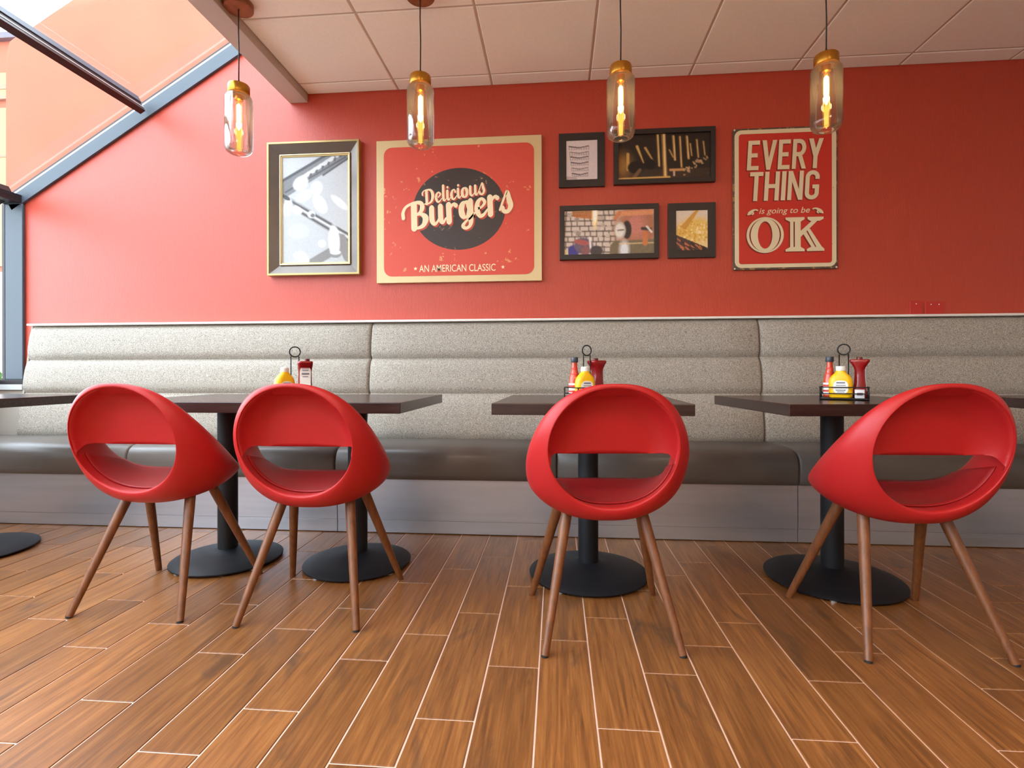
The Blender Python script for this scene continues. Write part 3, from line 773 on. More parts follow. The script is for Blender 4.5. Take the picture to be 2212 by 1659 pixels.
# ================================================================== WALL DECOR
def rect_ring(bm, x0, x1, z0, z1, w, ya, yb, mi=0, yb2=None):
    """mitred frame: outer rect x0..x1,z0..z1, width w; front face at yb (outer edge) / yb2 (inner edge), back at ya"""
    yb2 = yb if yb2 is None else yb2
    o = [(x0, z0), (x1, z0), (x1, z1), (x0, z1)]; i = [(x0 + w, z0 + w), (x1 - w, z0 + w), (x1 - w, z1 - w), (x0 + w, z1 - w)]
    Oa = [bm.verts.new((x, ya, z)) for x, z in o]; Ob = [bm.verts.new((x, yb, z)) for x, z in o]
    Ib = [bm.verts.new((x, yb2, z)) for x, z in i]; Ia = [bm.verts.new((x, ya, z)) for x, z in i]
    for k in range(4):
        n = (k + 1) % 4
        for q in ((Oa[k], Oa[n], Ob[n], Ob[k]), (Ob[k], Ob[n], Ib[n], Ib[k]), (Ib[k], Ib[n], Ia[n], Ia[k]), (Ia[k], Ia[n], Oa[n], Oa[k])):
            bm.faces.new(q).material_index = mi
def rr2(x0, x1, z0, z1, r, n=8):
    out = []
    for cx, cz, a0 in ((x1 - r, z1 - r, 0), (x0 + r, z1 - r, 90), (x0 + r, z0 + r, 180), (x1 - r, z0 + r, 270)):
        for i in range(n + 1):
            a = math.radians(a0 + 90 * i / n); out.append((cx + r * math.cos(a), cz + r * math.sin(a)))
    return out
# ---- printed pictures: a fine mesh coloured like the print
class Paint:
    def __init__(s, w, h, base):
        s.w, s.h = w, h; s.a = np.zeros((h, w, 3)); s.a[:] = base
        s.X, s.Y = np.meshgrid((np.arange(w) + .5) / w, (np.arange(h) + .5) / h); s.rng = np.random.RandomState(3)
    def mix(s, m, c, o=1.0):
        m = (np.clip(m, 0, 1) * o)[..., None]; s.a = s.a * (1 - m) + np.array(c, float) * m
    def ell(s, cx, cy, rx, ry, c, ang=0, o=1, soft=0.12):
        ca, sa = math.cos(ang), math.sin(ang); asp = s.h / s.w
        dx, dy = s.X - cx, (s.Y - cy) * asp
        u, v = dx * ca + dy * sa, -dx * sa + dy * ca
        d = np.sqrt((u / rx) ** 2 + (v / (ry)) ** 2); s.mix((1 + soft - d) / (2 * soft) , c, o)
    def line(s, x0, y0, x1, y1, w, c, o=1, w1=None):
        asp = s.h / s.w; w1 = w if w1 is None else w1
        ax, ay, bx, by = x0, y0 * asp, x1, y1 * asp
        px, py = s.X - ax, s.Y * asp - ay; dx, dy = bx - ax, by - ay; L = dx * dx + dy * dy
        t = np.clip((px * dx + py * dy) / L, 0, 1); d = np.hypot(px - t * dx, py - t * dy); ww = w + (w1 - w) * t
        s.mix((ww - d) / 0.012 + .5, c, o)
    def rect(s, x0, y0, x1, y1, c, o=1): s.mix(((s.X > x0) & (s.X < x1) & (s.Y > y0) & (s.Y < y1)).astype(float), c, o)
    def grain(s, amt):
        s.a += s.rng.randn(s.h, s.w, 1) * amt
    def mesh(s, name, x0, x1, z0, z1, y, parent):
        me = bpy.data.meshes.new(name); w, h = s.w, s.h
        vs = [(x0 + (x1 - x0) * i / (w - 1), y, z1 - (z1 - z0) * j / (h - 1)) for j in range(h) for i in range(w)]
        fs = [(j * w + i, (j + 1) * w + i, (j + 1) * w + i + 1, j * w + i + 1) for j in range(h - 1) for i in range(w - 1)]
        me.from_pydata(vs, [], fs); ca = me.color_attributes.new('Col', 'FLOAT_COLOR', 'POINT')
        a = np.clip(s.a / 255.0, 0, 1); l = np.where(a <= 0.04045, a / 12.92, ((a + 0.055) / 1.055) ** 2.4)
        ca.data.foreach_set('color', np.concatenate([l.reshape(-1, 3), np.ones((w * h, 1))], 1).ravel())
        me.materials.append(MATS['print']); return link(name, me, parent)

# ---- (1) monochrome photograph in a deep moulded frame
pt = Paint(84, 140, (214, 216, 220))
pt.mix(pt.Y, (206, 206, 206), 0.5)
pt.line(-0.05, 0.33, 1.05, -0.08, 0.125, (136, 134, 136)); pt.line(-0.05, 0.24, 1.0, -0.12, 0.02, (70, 66, 70)); pt.line(0.05, 0.33, 0.95, 0.02, 0.012, (80, 76, 80))
pt.line(0.62, 0.18, 1.0, 0.03, 0.014, (78, 74, 78)); pt.line(0.3, 0.2, 0.75, 0.03, 0.03, (238, 238, 240))
for k in range(7): pt.ell(0.30 + 0.09 * k, 0.20 - 0.034 * k, 0.028, 0.05, (236, 236, 238), 0.6); pt.ell(0.34 + 0.09 * k, 0.21 - 0.034 * k, 0.018, 0.03, (92, 88, 90), 0.4)
pt.line(0.05, 0.40, 1.05, 0.80, 0.07, (176, 174, 174)); pt.line(0.12, 0.41, 1.05, 0.76, 0.016, (92, 86, 84)); pt.line(0.12, 0.46, 1.05, 0.82, 0.014, (84, 78, 76)); pt.line(0.2, 0.46, 1.05, 0.79, 0.012, (236, 236, 236))
pt.ell(0.28, 0.25, 0.10, 0.13, (244, 244, 246), 0.8); pt.ell(0.52, 0.30, 0.09, 0.11, (246, 246, 248), 0.2); pt.ell(0.33, 0.37, 0.14, 0.08, (240, 241, 245), -0.5)
pt.ell(0.57, 0.45, 0.09, 0.16, (248, 248, 250), -0.5); pt.ell(0.86, 0.44, 0.17, 0.055, (244, 244, 246), 0.75); pt.ell(0.08, 0.47, 0.07, 0.15, (228, 229, 232), 0.2); pt.ell(0.06, 0.38, 0.07, 0.03, (70, 66, 68), 0.6)
pt.ell(0.22, 0.50, 0.09, 0.06, (246, 246, 248), 0.5); pt.ell(0.44, 0.545, 0.06, 0.06, (232, 232, 234)); pt.ell(0.46, 0.555, 0.03, 0.03, (120, 116, 116))
pt.line(0.45, 1.0, 0.9, 0.84, 0.07, (146, 140, 136)); pt.line(0.88, 0.78, 1.0, 0.95, 0.08, (150, 142, 138)); pt.ell(0.78, 0.80, 0.085, 0.26, (250, 250, 252), -0.05); pt.ell(0.80, 0.92, 0.09, 0.06, (150, 148, 146)); pt.ell(0.80, 0.905, 0.08, 0.035, (246, 246, 248))
pt.ell(0.27, 0.93, 0.10, 0.07, (246, 246, 246)); pt.ell(0.33, 0.975, 0.08, 0.06, (238, 238, 238)); pt.ell(0.6, 0.82, 0.06, 0.06, (242, 242, 244)); pt.ell(0.25, 0.70, 0.16, 0.12, (226, 228, 230), 0, 0.6)
pt.a *= 0.84; pt.grain(3)
p1 = thing('framed_picture', 'bright monochrome photograph in a deep dark moulded frame with gilt edges', 'picture', (-1.560, WY, 1.933))
X0, X1, Z0, Z1 = -0.3075, 0.3075, -0.431, 0.431
def ringobj(name, ins, w, ya, yb, yb2, m, parent, bev=0.0):
    bm = bmesh.new(); rect_ring(bm, X0 + ins, X1 - ins, Z0 + ins, Z1 - ins, w, ya, yb, 0, yb2); return obj(name, bm, m, parent, bevel=bev)
ringobj('outer_edge', 0.0, 0.013, 0.0, -0.046, -0.046, 'frame_gilt', p1, 0.002)
ringobj('cove', 0.013, 0.058, -0.001, -0.043, -0.012, 'frame_cove', p1)
ringobj('inner_lip', 0.071, 0.008, -0.002, -0.021, -0.021, 'frame_lip', p1, 0.002)
ringobj('fillet', 0.079, 0.008, -0.002, -0.014, -0.012, 'frame_gilt', p1)
pt.mesh('photo', X0 + 0.086, X1 - 0.086, Z0 + 0.086, Z1 - 0.086, -0.008, p1)

# ---- brush-stroke lettering
def crom(pts, n=9):
    out = []; P = [np.array(p, float) for p in pts]; P = [2 * P[0] - P[1]] + P + [2 * P[-1] - P[-2]]
    for i in range(1, len(P) - 2):
        for k in range(n):
            t = k / n
            out.append(0.5 * ((2 * P[i]) + (-P[i - 1] + P[i + 1]) * t + (2 * P[i - 1] - 5 * P[i] + 4 * P[i + 1] - P[i + 2]) * t * t + (-P[i - 1] + 3 * P[i] - 3 * P[i + 1] + P[i + 2]) * t ** 3))
    out.append(P[-2]); return out
STEP = [0]
def nxt(y):
    STEP[0] += 1; return y - 1.2e-5 * (STEP[0] % 45)
def stroke(bm, pts, f, y, smooth=True):
    """pts: (x, z, halfwidth); f maps letter space to the sign; flat ribbon at depth y"""
    P = crom(pts) if smooth and len(pts) > 2 else [np.array(p, float) for p in pts]
    L, R = [], []
    for i, p in enumerate(P):
        t = P[min(i + 1, len(P) - 1)][:2] - P[max(i - 1, 0)][:2]; t = t / (np.hypot(*t) + 1e-9); nn = np.array((-t[1], t[0])) * max(p[2], 0.004)
        L.append(p[:2] + nn); R.append(p[:2] - nn)
    y0 = nxt(y); v = lambda q: bm.verts.new((lambda a: (a[0], y0, a[1]))(f(q)))
    VL = [v(q) for q in L]; VR = [v(q) for q in R]
    for i in range(len(P) - 1): bm.faces.new((VL[i], VL[i + 1], VR[i + 1], VR[i]))
    for p in (P[0], P[-1]):
        y0 = nxt(y); c = [v((p[0] + p[2] * math.cos(a), p[1] + p[2] * math.sin(a))) for a in np.linspace(0, 2 * PI, 14, endpoint=False)]
        bm.faces.new(c)
def dots(cx, cz, rx, rz, wv, wh, n=20):
    return [(cx + rx * math.cos(a), cz + rz * math.sin(a), wv * abs(math.cos(a)) + wh * abs(math.sin(a))) for a in np.linspace(0, 2 * PI, n)]
GL = {
 'D': (0.70, [[(0.22, .70, .075), (0.22, .03, .075)], [(-.02, .50, .035), (-.03, .60, .045), (.06, .71, .03), (.26, .745, .035), (.50, .68, .06), (.60, .40, .085), (.50, .12, .06), (.26, .01, .03), (.10, .04, .035)]]),
 'e': (0.42, [[(.10, .24, .03), (.26, .28, .03), (.36, .40, .045), (.26, .51, .035), (.13, .42, .06), (.10, .22, .075), (.17, .04, .05), (.30, .04, .04), (.44, .17, .025)]]),
 'l': (0.25, [[(.13, .80, .07), (.12, .16, .07), (.19, .03, .04), (.28, .10, .025)]]),
 'i': (0.26, [[(.12, .50, .07), (.12, .15, .07), (.19, .03, .04), (.29, .12, .025)], [(.14, .68, .06), (.14, .69, .06)]]),
 'c': (0.39, [[(.34, .38, .055), (.28, .51, .03), (.15, .44, .06), (.10, .24, .075), (.17, .04, .05), (.29, .04, .04), (.42, .17, .025)]]),
 'o': (0.48, [dots(.25, .26, .145, .235, .075, .03)]),
 'u': (0.58, [[(.12, .50, .07), (.12, .16, .07), (.20, .03, .045), (.30, .08, .03), (.38, .20, .03)], [(.42, .50, .07), (.42, .14, .07), (.49, .03, .04), (.60, .14, .025)]]),
 's': (0.42, [[(.00, .10, .03), (.20, .50, .03), (.27, .56, .05), (.32, .34, .07), (.36, .16, .07), (.26, .02, .05), (.12, .05, .05), (.10, .14, .05)]]),
 'B': (0.70, [[(.22, .68, .085), (.20, .02, .085)], [(-.16, .36, .05), (-.16, .52, .045), (-.04, .67, .035), (.24, .74, .035), (.46, .70, .05), (.50, .55, .065), (.40, .42, .04), (.26, .39, .03)], [(.26, .39, .03), (.46, .38, .04), (.60, .24, .085), (.52, .06, .06), (.34, .00, .035), (.2, .03, .04)]]),
 'r': (0.44, [[(.12, .50, .075), (.12, .03, .075)], [(.12, .28, .03), (.20, .44, .035), (.30, .50, .04), (.37, .45, .055)]]),
 'g': (0.54, [dots(.25, .28, .145, .215, .075, .03), [(.42, .50, .07), (.42, .02, .07), (.38, -.18, .05), (.24, -.25, .035), (.14, -.17, .05), (.24, -.06, .03), (.40, .02, .025), (.55, .14, .025)]]),
}
def script_text(bm, txt, x, z, size, ang, y, sx=1.0, shear=0.12, wmul=1.0):
    ca, sa = math.cos(ang), math.sin(ang); cur = 0.0
    for c in txt:
        adv, strokes = GL[c]
        for st in strokes:
            def f(q, cur=cur):
                u = (cur + q[0] + shear * q[1]) * size * sx; v = q[1] * size
                return (x + u * ca - v * sa, z + u * sa + v * ca)
            stroke(bm, [(a, b, w * wmul) for a, b, w in st], f, y)
        cur += adv
    return cur * size * sx
def text_mesh(name, txt, x, z, h, width, y, m, parent, off=0.0, shear=0.0, ang=0.0):
    cu = bpy.data.curves.new(name, 'FONT'); cu.body = txt; cu.offset = off; cu.shear = shear; cu.size = 1.0
    tmp = bpy.data.objects.new('tmp', cu); COL.objects.link(tmp)
    dg = bpy.context.evaluated_depsgraph_get(); dg.update()
    me = bpy.data.meshes.new_from_object(tmp.evaluated_get(dg)); bpy.data.objects.remove(tmp); bpy.data.curves.remove(cu)
    co = np.zeros(len(me.vertices) * 3); me.vertices.foreach_get('co', co); co = co.reshape(-1, 3)
    mn, mx_ = co.min(0), co.max(0); u = (co[:, 0] - mn[0]) / (mx_[0] - mn[0]) * width; v = (co[:, 1] - 0.0) * h / 0.73
    new = np.stack([x + u * math.cos(ang) - v * math.sin(ang), np.full(len(u), y), z + u * math.sin(ang) + v * math.cos(ang)], 1)
    me.vertices.foreach_set('co', new.ravel()); me.materials.append(MATS[m]); me.name = name
    return link(name, me, parent)

# ---- (2) burger sign
p2 = thing('wall_sign', 'large gold bordered red sign reading Delicious Burgers on a black oval', 'sign', (-0.618, WY, 1.8985))
bm = bmesh.new(); prism(bm, [(-0.5275, -0.454), (0.5275, -0.454), (0.5275, 0.454), (-0.5275, 0.454)], 'y', -0.001, -0.026)
obj('board', bm, 'sign_gold', p2, bevel=0.002)
bm = bmesh.new(); prism(bm, rr2(-0.479, 0.479, -0.413, 0.408, 0.052), 'y', -0.0262, -0.0275); obj('red_field', bm, 'sign_red', p2)
bm = bmesh.new(); prism(bm, [(0.006 + 0.295 * math.cos(2 * PI * i / 72), 0.006 + 0.258 * math.sin(2 * PI * i / 72)) for i in range(72)], 'y', -0.0276, -0.0282); obj('oval', bm, 'sign_black', p2)
for dx, dz, y, m, nm in ((0.009, -0.009, -0.0284, 'ink_red', 'lettering_shadow'), (0, 0, -0.0293, 'ink_cream', 'lettering')):
    bm = bmesh.new()
    script_text(bm, 'Delicious', -0.222 + dx, 0.036 + dz * 0.6, 0.122, 0.148, y, 0.87, wmul=1.08)
    script_text(bm, 'Burgers', -0.318 + dx, -0.118 + dz, 0.218, 0.150, y, 0.87, wmul=1.22)
    obj(nm, bm, m, p2)
text_mesh('caption', 'AN AMERICAN CLASSIC', -0.250, -0.388, 0.046, 0.487, -0.0284, 'ink_cream', p2, off=0.004)
for x in (-0.274, 0.284):
    bm = bmesh.new(); prism(bm, [(x + (0.013 if i % 2 == 0 else 0.0055) * math.sin(PI * i / 5), -0.366 + (0.013 if i % 2 == 0 else 0.0055) * math.cos(PI * i / 5)) for i in range(10)], 'y', -0.0277, -0.0284); obj('star', bm, 'ink_cream', p2)

# ---- (3) four small black frames
def small_frame(label, x0, x1, z0, z1, bx, bz, paint, deep=0.022, recess=0.004):
    root = thing('framed_picture', label, 'picture', ((x0 + x1) / 2, WY, (z0 + z1) / 2)); w, h = (x1 - x0) / 2, (z1 - z0) / 2
    bm = bmesh.new()
    o = [(-w, -h), (w, -h), (w, h), (-w, h)]; i = [(-w + bx, -h + bz), (w - bx, -h + bz), (w - bx, h - bz), (-w + bx, h - bz)]
    lay = [[bm.verts.new((x, y, z)) for x, z in q] for q, y in ((o, -0.001), (o, -deep), (i, -deep), (i, -0.001))]
    for a, b_ in zip(lay, lay[1:] + lay[:1]):
        for k in range(4): bm.faces.new((a[k], a[(k + 1) % 4], b_[(k + 1) % 4], b_[k]))
    obj('frame', bm, 'frame_black', root, bevel=0.0015)
    paint.mesh('photo', -w + bx, w - bx, -h + bz, h - bz, -deep + recess, root)
    return root
a = Paint(56, 70, (218, 204, 200))
a.mix(a.X * 0.6, (205, 190, 190), 0.5)
for r, (yy, dk) in enumerate(((0.16, 1), (0.30, 0), (0.42, 1), (0.56, 1), (0.70, 0), (0.84, 1))):
    x0, x1 = 0.10 + 0.02 * r, 0.72 - 0.006 * r
    a.line(x0, yy - 0.01, (x0 + x1) / 2, yy + 0.03, 0.010 + 0.008 * dk, (92, 74, 74)); a.line((x0 + x1) / 2, yy + 0.03, x1, yy - 0.01, 0.010 + 0.006 * dk, (96, 80, 80))
    for k in range(9): a.line(x0 + (x1 - x0) * k / 8, yy + 0.01, x0 + (x1 - x0) * k / 8 + 0.006, yy + 0.08, 0.010, (150, 132, 132), 0.9)
    a.line(x0, yy + 0.07, x1, yy + 0.065, 0.008, (176, 160, 160))
a.line(0.0, 0.95, 0.3, 0.97, 0.06, (186, 168, 168)); a.grain(4)
small_frame('small black framed photograph of stacked white rims, upper left of the group of four', 0.0155, 0.2985, 2.0215, 2.356, 0.046, 0.046, a, 0.02)
a = Paint(120, 62, (42, 33, 27))
a.mix((a.Y > .78) * 1.0, (60, 44, 34)); a.ell(0.03, 0.66, 0.12, 0.14, (168, 122, 58), 0, 0.9, 0.6); a.line(0.11, 0.42, 0.11, 0.76, 0.016, (206, 164, 92))
a.line(0.21, 0.26, 0.28, 0.62, 0.016, (206, 166, 96), 1, 0.006); a.line(0.30, 0.30, 0.40, 0.64, 0.014, (196, 150, 84), 1, 0.006); a.ell(0.2, 0.72, 0.09, 0.07, (26, 20, 20)); a.ell(0.35, 0.66, 0.06, 0.06, (24, 18, 18)); a.line(0.18, 0.93, 0.24, 0.78, 0.02, (120, 88, 60))
for x, y0, y1, w in ((0.44, 0.0, 0.70, 0.013), (0.505, 0.0, 0.92, 0.024), (0.61, 0.06, 0.58, 0.014), (0.68, 0.08, 0.74, 0.011), (0.755, 0.08, 0.56, 0.013), (0.79, 0.24, 0.5, 0.006), (0.86, 0.16, 0.54, 0.009), (0.93, 0.2, 0.5, 0.007)):
    a.line(x - 0.01, y0, x + 0.01, y1, w, (150, 108, 56)); a.line(x - 0.004, y0, x + 0.01, y1, w * 0.45, (238, 206, 140))
a.line(0.0, 0.965, 0.56, 0.955, 0.012, (222, 176, 92)); a.line(0.56, 0.36, 0.60, 0.52, 0.008, (190, 150, 90)); a.line(0.57, 0.80, 0.71, 0.80, 0.014, (206, 150, 92)); a.line(0.61, 0.84, 0.61, 0.92, 0.01, (220, 196, 170))
for k in range(46):
    q = a.rng.rand(3); a.ell(0.70 + 0.27 * q[0], 0.88 - 0.36 * q[0] + 0.16 * (q[1] - .5), 0.007 + 0.006 * q[2], 0.007 + 0.005 * q[2], (196, 160, 120), 0, 0.8)
a.grain(3)
small_frame('wide black framed dark photograph with golden vertical taps, upper right of the group of four', 0.3525, 0.9605, 2.0265, 2.361, 0.028, 0.030, a, 0.03, 0.018)
a = Paint(128, 64, (214, 198, 184))
for r in range(9):
    y = r / 8.5
    a.line(0, y, 0.58, y + 0.01, 0.006, (92, 78, 70))
    x = a.rng.rand() * 0.05
    while x < 0.58: a.line(x, y, x, y + 0.11, 0.005, (96, 82, 74)); x += 0.05 + 0.05 * a.rng.rand()
for k in range(34):
    q = a.rng.rand(4); a.rect(q[0] * .55, q[1], q[0] * .55 + .05, q[1] + .08, (150 + 90 * q[2], 132 + 90 * q[2], 120 + 84 * q[2]), 0.8)
a.line(0.14, 0.06, 0.30, 0.10, 0.05, (186, 110, 60), 0.9); a.line(0.13, 0.0, 0.33, 0.0, 0.03, (170, 120, 80)); a.ell(0.345, 0.10, 0.032, 0.16, (255, 226, 170), 0, 1, 0.3); a.ell(0.345, 0.07, 0.02, 0.10, (255, 252, 236))
a.ell(0.82, 0.42, 0.24, 0.30, (176, 112, 82), 0, 1, 0.3); a.ell(0.80, 0.35, 0.10, 0.14, (206, 130, 116), 0, .9, 0.4); a.line(0.60, 0.10, 0.97, 0.08, 0.028, (226, 150, 104)); a.line(0.57, 0.2, 0.62, 0.08, 0.02, (206, 128, 88))
a.ell(0.70, 0.46, 0.05, 0.10, (46, 34, 32)); a.ell(0.625, 0.47, 0.064, 0.095, (200, 190, 176)); a.ell(0.62, 0.47, 0.048, 0.072, (232, 226, 216)); a.line(0.60, 0.47, 0.66, 0.46, 0.006, (90, 80, 70))
a.line(0.60, 0.88, 1.0, 0.86, 0.09, (118, 104, 78)); a.ell(0.67, 0.90, 0.055, 0.10, (226, 228, 232), 0, 1, 0.4); a.line(0.62, 0.77, 0.99, 0.76, 0.006, (230, 200, 150)); a.line(0.87, 0.44, 0.96, 0.46, 0.016, (60, 46, 44)); a.line(0.92, 0.40, 0.97, 0.52, 0.012, (236, 230, 224)); a.line(0.90, 0.55, 0.90, 0.76, 0.03, (206, 120, 70))
a.ell(0.10, 0.92, 0.06, 0.07, (64, 60, 140)); a.ell(0.22, 0.80, 0.11, 0.09, (108, 92, 110), 0.3); a.ell(0.2, 0.72, 0.09, 0.03, (190, 90, 80), 0.2, .8); a.line(0.29, 0.62, 0.30, 1.0, 0.012, (236, 228, 220)); a.ell(0.36, 0.92, 0.07, 0.06, (70, 62, 64)); a.rect(0.0, 0.88, 0.05, 1.0, (226, 206, 160)); a.ell(0.24, 0.9, 0.05, 0.05, (140, 90, 92))
a.grain(5)
small_frame('wide black framed photograph of pale bricks and copper vessel, lower left of the four', 0.02, 0.623, 1.57, 1.904, 0.029, 0.031, a, 0.03, 0.008)
a = Paint(52, 64, (222, 204, 184))
a.mix(((a.Y - 0.62 + 0.42 * (a.X - 0.2)) > 0) * 1.0, (236, 206, 142)); a.ell(0.62, 0.48, 0.52, 0.36, (232, 190, 96), 0, 1, 0.3); a.ell(0.2, 0.52, 0.25, 0.2, (226, 180, 84), 0, .9, 0.4)
for k in range(90):
    q = a.rng.rand(4); a.ell(0.1 + 0.9 * q[0], 0.3 + 0.5 * q[1], 0.03, 0.03, (250, 232, 190) if q[2] > .5 else (206, 146, 40), 0, 0.6)
a.line(0.66, 0.02, 0.28, 0.40, 0.045, (206, 150, 60), 1, 0.09)
a.mix((a.Y > 0.60 + 0.34 * a.X) * 1.0, (70, 46, 42))
for k in range(40):
    q = a.rng.rand(4); x = q[0]; y = 0.62 + 0.34 * x + q[1] * (0.4 - 0.34 * x); a.line(x, y, x + 0.08, y + 0.05, 0.022, (196, 110, 66) if q[2] > .55 else (40, 26, 26), 0.9)
a.grain(4)
small_frame('small black framed photograph of a golden pour over dark grains, lower right of the four', 0.6805, 0.962, 1.569, 1.9035, 0.047, 0.046, a, 0.02)

# ---- (4) tin sign
CXs, CZs = 1.3665, 1.915
p3 = thing('wall_sign', 'red tin sign with worn cream border reading EVERYTHING is going to be OK', 'sign', (CXs, WY, CZs))
bm = bmesh.new(); prism(bm, rr2(-0.302, 0.302, -0.427, 0.427, 0.008, 3), 'y', -0.004, -0.0175); obj('plate', bm, 'tin_edge', p3, bevel=0.003)
bm = bmesh.new(); prism(bm, rr2(-0.2925, 0.2935, -0.4145, 0.4165, 0.040), 'y', -0.0177, -0.0184); obj('border', bm, 'tin_cream', p3)
bm = bmesh.new(); prism(bm, rr2(-0.268, 0.268, -0.392, 0.392, 0.016), 'y', -0.0185, -0.0192); obj('red_field', bm, 'tin_red', p3)
for x in (-0.293, 0.293):
    for z in (-0.419, 0.419):
        bm = bmesh.new(); tube(bm, [(x, -0.0178, z), (x, -0.0205, z)], 0.0052, 14); obj('screw', bm, 'screw', p3, auto=40)
BL = {   # block capitals as bars/polygons in a 0.5 x 1 cell, bar weight .145
 'E': (0.46, [[(0, 0), (.15, 0), (.15, 1), (0, 1)], [(0, 0), (.44, 0), (.44, .14), (0, .14)], [(0, .43), (.38, .43), (.38, .57), (0, .57)], [(0, .86), (.44, .86), (.44, 1), (0, 1)]]),
 'V': (0.56, [[(0, 1), (.165, 1), (.355, 0), (.205, 0)], [(.395, 1), (.555, 1), (.35, 0), (.205, 0)]]),
 'Y': (0.54, [[(0, 1), (.17, 1), (.35, .42), (.195, .40)], [(.375, 1), (.54, 1), (.35, .40), (.195, .42)], [(.195, 0), (.35, 0), (.35, .44), (.195, .44)]]),
 'T': (0.48, [[(0, .86), (.48, .86), (.48, 1), (0, 1)], [(.165, 0), (.315, 0), (.315, .9), (.165, .9)]]),
 'H': (0.54, [[(0, 0), (.15, 0), (.15, 1), (0, 1)], [(.38, 0), (.53, 0), (.53, 1), (.38, 1)], [(.1, .43), (.43, .43), (.43, .57), (.1, .57)]]),
 'I': (0.16, [[(0, 0), (.155, 0), (.155, 1), (0, 1)]]),
 'N': (0.55, [[(0, 0), (.145, 0), (.145, 1), (0, 1)], [(.40, 0), (.545, 0), (.545, 1), (.40, 1)], [(0, 1), (.15, 1), (.545, 0), (.395, 0)]]),
}
def arc(cx, cz, rx, rz, a0, a1, w, n=14):
    o = []; i = []
    for k in range(n + 1):
        a = math.radians(a0 + (a1 - a0) * k / n); o.append((cx + rx * math.cos(a), cz + rz * math.sin(a))); i.append((cx + (rx - w) * math.cos(a), cz + (rz - w * 0.95) * math.sin(a)))
    return [[o[k], o[k + 1], i[k + 1], i[k]] for k in range(n)]
BL['R'] = (0.52, [[(0, 0), (.15, 0), (.15, 1), (0, 1)], [(.1, .86), (.27, .86), (.27, 1), (.1, 1)], [(.1, .42), (.27, .42), (.27, .56), (.1, .56)], [(.2, .46), (.345, .50), (.53, 0), (.37, 0)]] + arc(.25, .71, .25, .29, -90, 90, .15))
BL['G'] = (0.52, [[(0, .22), (.15, .22), (.15, .78), (0, .78)], [(.35, .22), (.50, .22), (.50, .50), (.35, .50)], [(.26, .38), (.50, .38), (.50, .51), (.26, .51)], [(.35, .70), (.50, .70), (.50, .78), (.35, .78)]] + arc(.25, .77, .25, .23, 0, 180, .15) + arc(.25, .23, .25, .23, 180, 360, .15))
def block_text(bm, txt, x0, x1, z0, z1, y, lean, gap=0.07):
    tot = sum(BL[c][0] for c in txt) + gap * (len(txt) - 1); h = z1 - z0; s = (x1 - x0 - lean * h) / tot; cur = 0
    for c in txt:
        for poly in BL[c][1]:
            yy = nxt(y); bm.faces.new([bm.verts.new((x0 + (cur + px) * s + lean * pz * h, yy, z0 + pz * h)) for px, pz in poly])
        cur += BL[c][0] + gap
SH = (-0.007, -0.006)
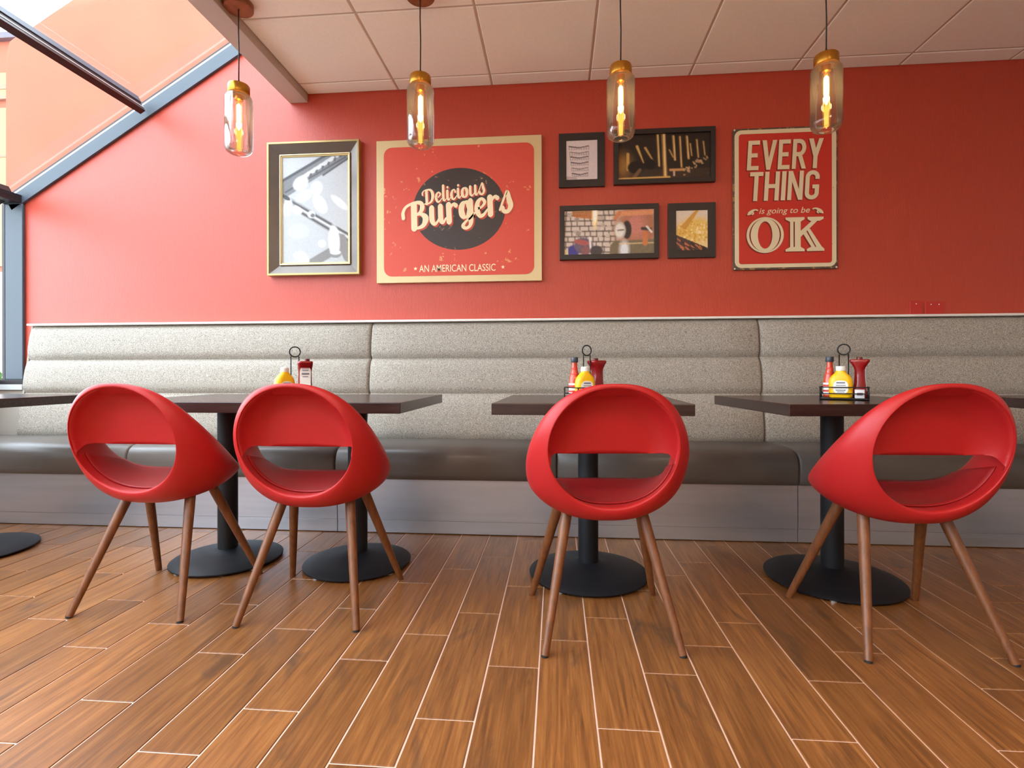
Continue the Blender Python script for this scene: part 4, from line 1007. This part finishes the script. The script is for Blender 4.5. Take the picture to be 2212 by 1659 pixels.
for dx, dz, y, m, nm in ((SH[0], SH[1], -0.0194, 'tin_shadow_ink', 'lettering_shadow'), (0, 0, -0.0202, 'tin_cream', 'lettering')):
    bm = bmesh.new()
    block_text(bm, 'EVERY', -0.222 + dx, 0.222 + dx, 0.173 + dz, 0.351 + dz, y, 0.06)
    block_text(bm, 'THING', -0.212 + dx, 0.204 + dx, -0.013 + dz, 0.161 + dz, y, 0.06)
    # O with inline, and slab K
    ox, oz = -0.116 + dx, -0.219 + dz
    def ring(rx0, rz0, rx1, rz1):
        n = 48
        for k in range(n):
            a0, a1 = 2 * PI * k / n, 2 * PI * (k + 1) / n
            bm.faces.new([bm.verts.new((ox + rx * math.cos(t), y, oz + rz * math.sin(t))) for rx, rz, t in ((rx0, rz0, a0), (rx0, rz0, a1), (rx1, rz1, a1), (rx1, rz1, a0))])
    if nm == 'lettering':
        ring(0.108, 0.108, 0.092, 0.100); ring(0.084, 0.100, 0.042, 0.082)
    else: ring(0.108, 0.108, 0.042, 0.082)
    kx, kz = 0.002 + dx, -0.321 + dz; H = 0.204; Wk = 0.218
    def poly(pts):
        yy = nxt(y); bm.faces.new([bm.verts.new((kx + px * Wk, yy, kz + pz * H)) for px, pz in pts])
    if nm == 'lettering':
        poly([(.12, .0), (.21, .0), (.21, 1), (.12, 1)]); poly([(.245, .0), (.40, .0), (.40, 1), (.245, 1)])
    else: poly([(.12, 0), (.40, 0), (.40, 1), (.12, 1)])
    poly([(0, 0), (.50, 0), (.50, .06), (.40, .13), (.12, .13), (0, .06)]); poly([(0, 1), (.50, 1), (.50, .94), (.40, .87), (.12, .87), (0, .94)])
    poly([(.38, .40), (.38, .58), (.74, .93), (.88, .93)]); poly([(.58, 1), (1.0, 1), (1.0, .94), (.90, .88), (.66, .88), (.58, .94)])
    if nm == 'lettering':
        poly([(.46, .52), (.54, .60), (.80, .08), (.70, .08)]); poly([(.565, .625), (.64, .66), (.98, .08), (.83, .08)])
    else: poly([(.46, .52), (.64, .66), (.98, .08), (.70, .08)])
    poly([(.56, 0), (1.02, 0), (1.02, .06), (.96, .12), (.66, .12), (.56, .06)])
    # flourishes either side of the small line
    for s in (-1, 1):
        c0 = (0.0 + dx, -0.082 + dz)
        f = lambda q, s=s, c0=c0: (c0[0] + s * q[0], c0[1] + q[1])
        stroke(bm, [(0.158, 0.012, 0.002), (0.172, 0.016, 0.004), (0.190, 0.010, 0.007), (0.206, -0.004, 0.010), (0.216, -0.012, 0.004)], f, y)
        stroke(bm, [(0.188, 0.006, 0.002), (0.185, -0.006, 0.005), (0.192, -0.012, 0.003)], f, y)
    obj(nm, bm, m, p3)
text_mesh('small_line', 'is going to be', -0.150, -0.090, 0.036, 0.292, -0.0196, 'tin_cream', p3, off=0.004, shear=0.25)

# ---- (5) painted outlet plates above the bench
for x0, x1, zt, lab, scr in ((2.079, 2.149, 1.2905, 'narrow red painted outlet plate low on the wall above the bench, left of the pair', (0.035,)), (2.164, 2.272, 1.286, 'wide red painted outlet plate low on the wall above the bench, right of the pair', (0.032, 0.076))):
    pp = thing('outlet_plate', lab, 'outlet', ((x0 + x1) / 2, WY, zt - 0.03), group='outlet plates'); w = (x1 - x0) / 2
    obj('plate', B(-w, w, -0.0065, -0.0005, -0.050, 0.030), 'plate_red', pp, bevel=0.002)
    for s in scr:
        bm = bmesh.new(); tube(bm, [(s - w, -0.0060, 0.012), (s - w, -0.0078, 0.012)], 0.0034, 12); obj('screw', bm, 'screw', pp)
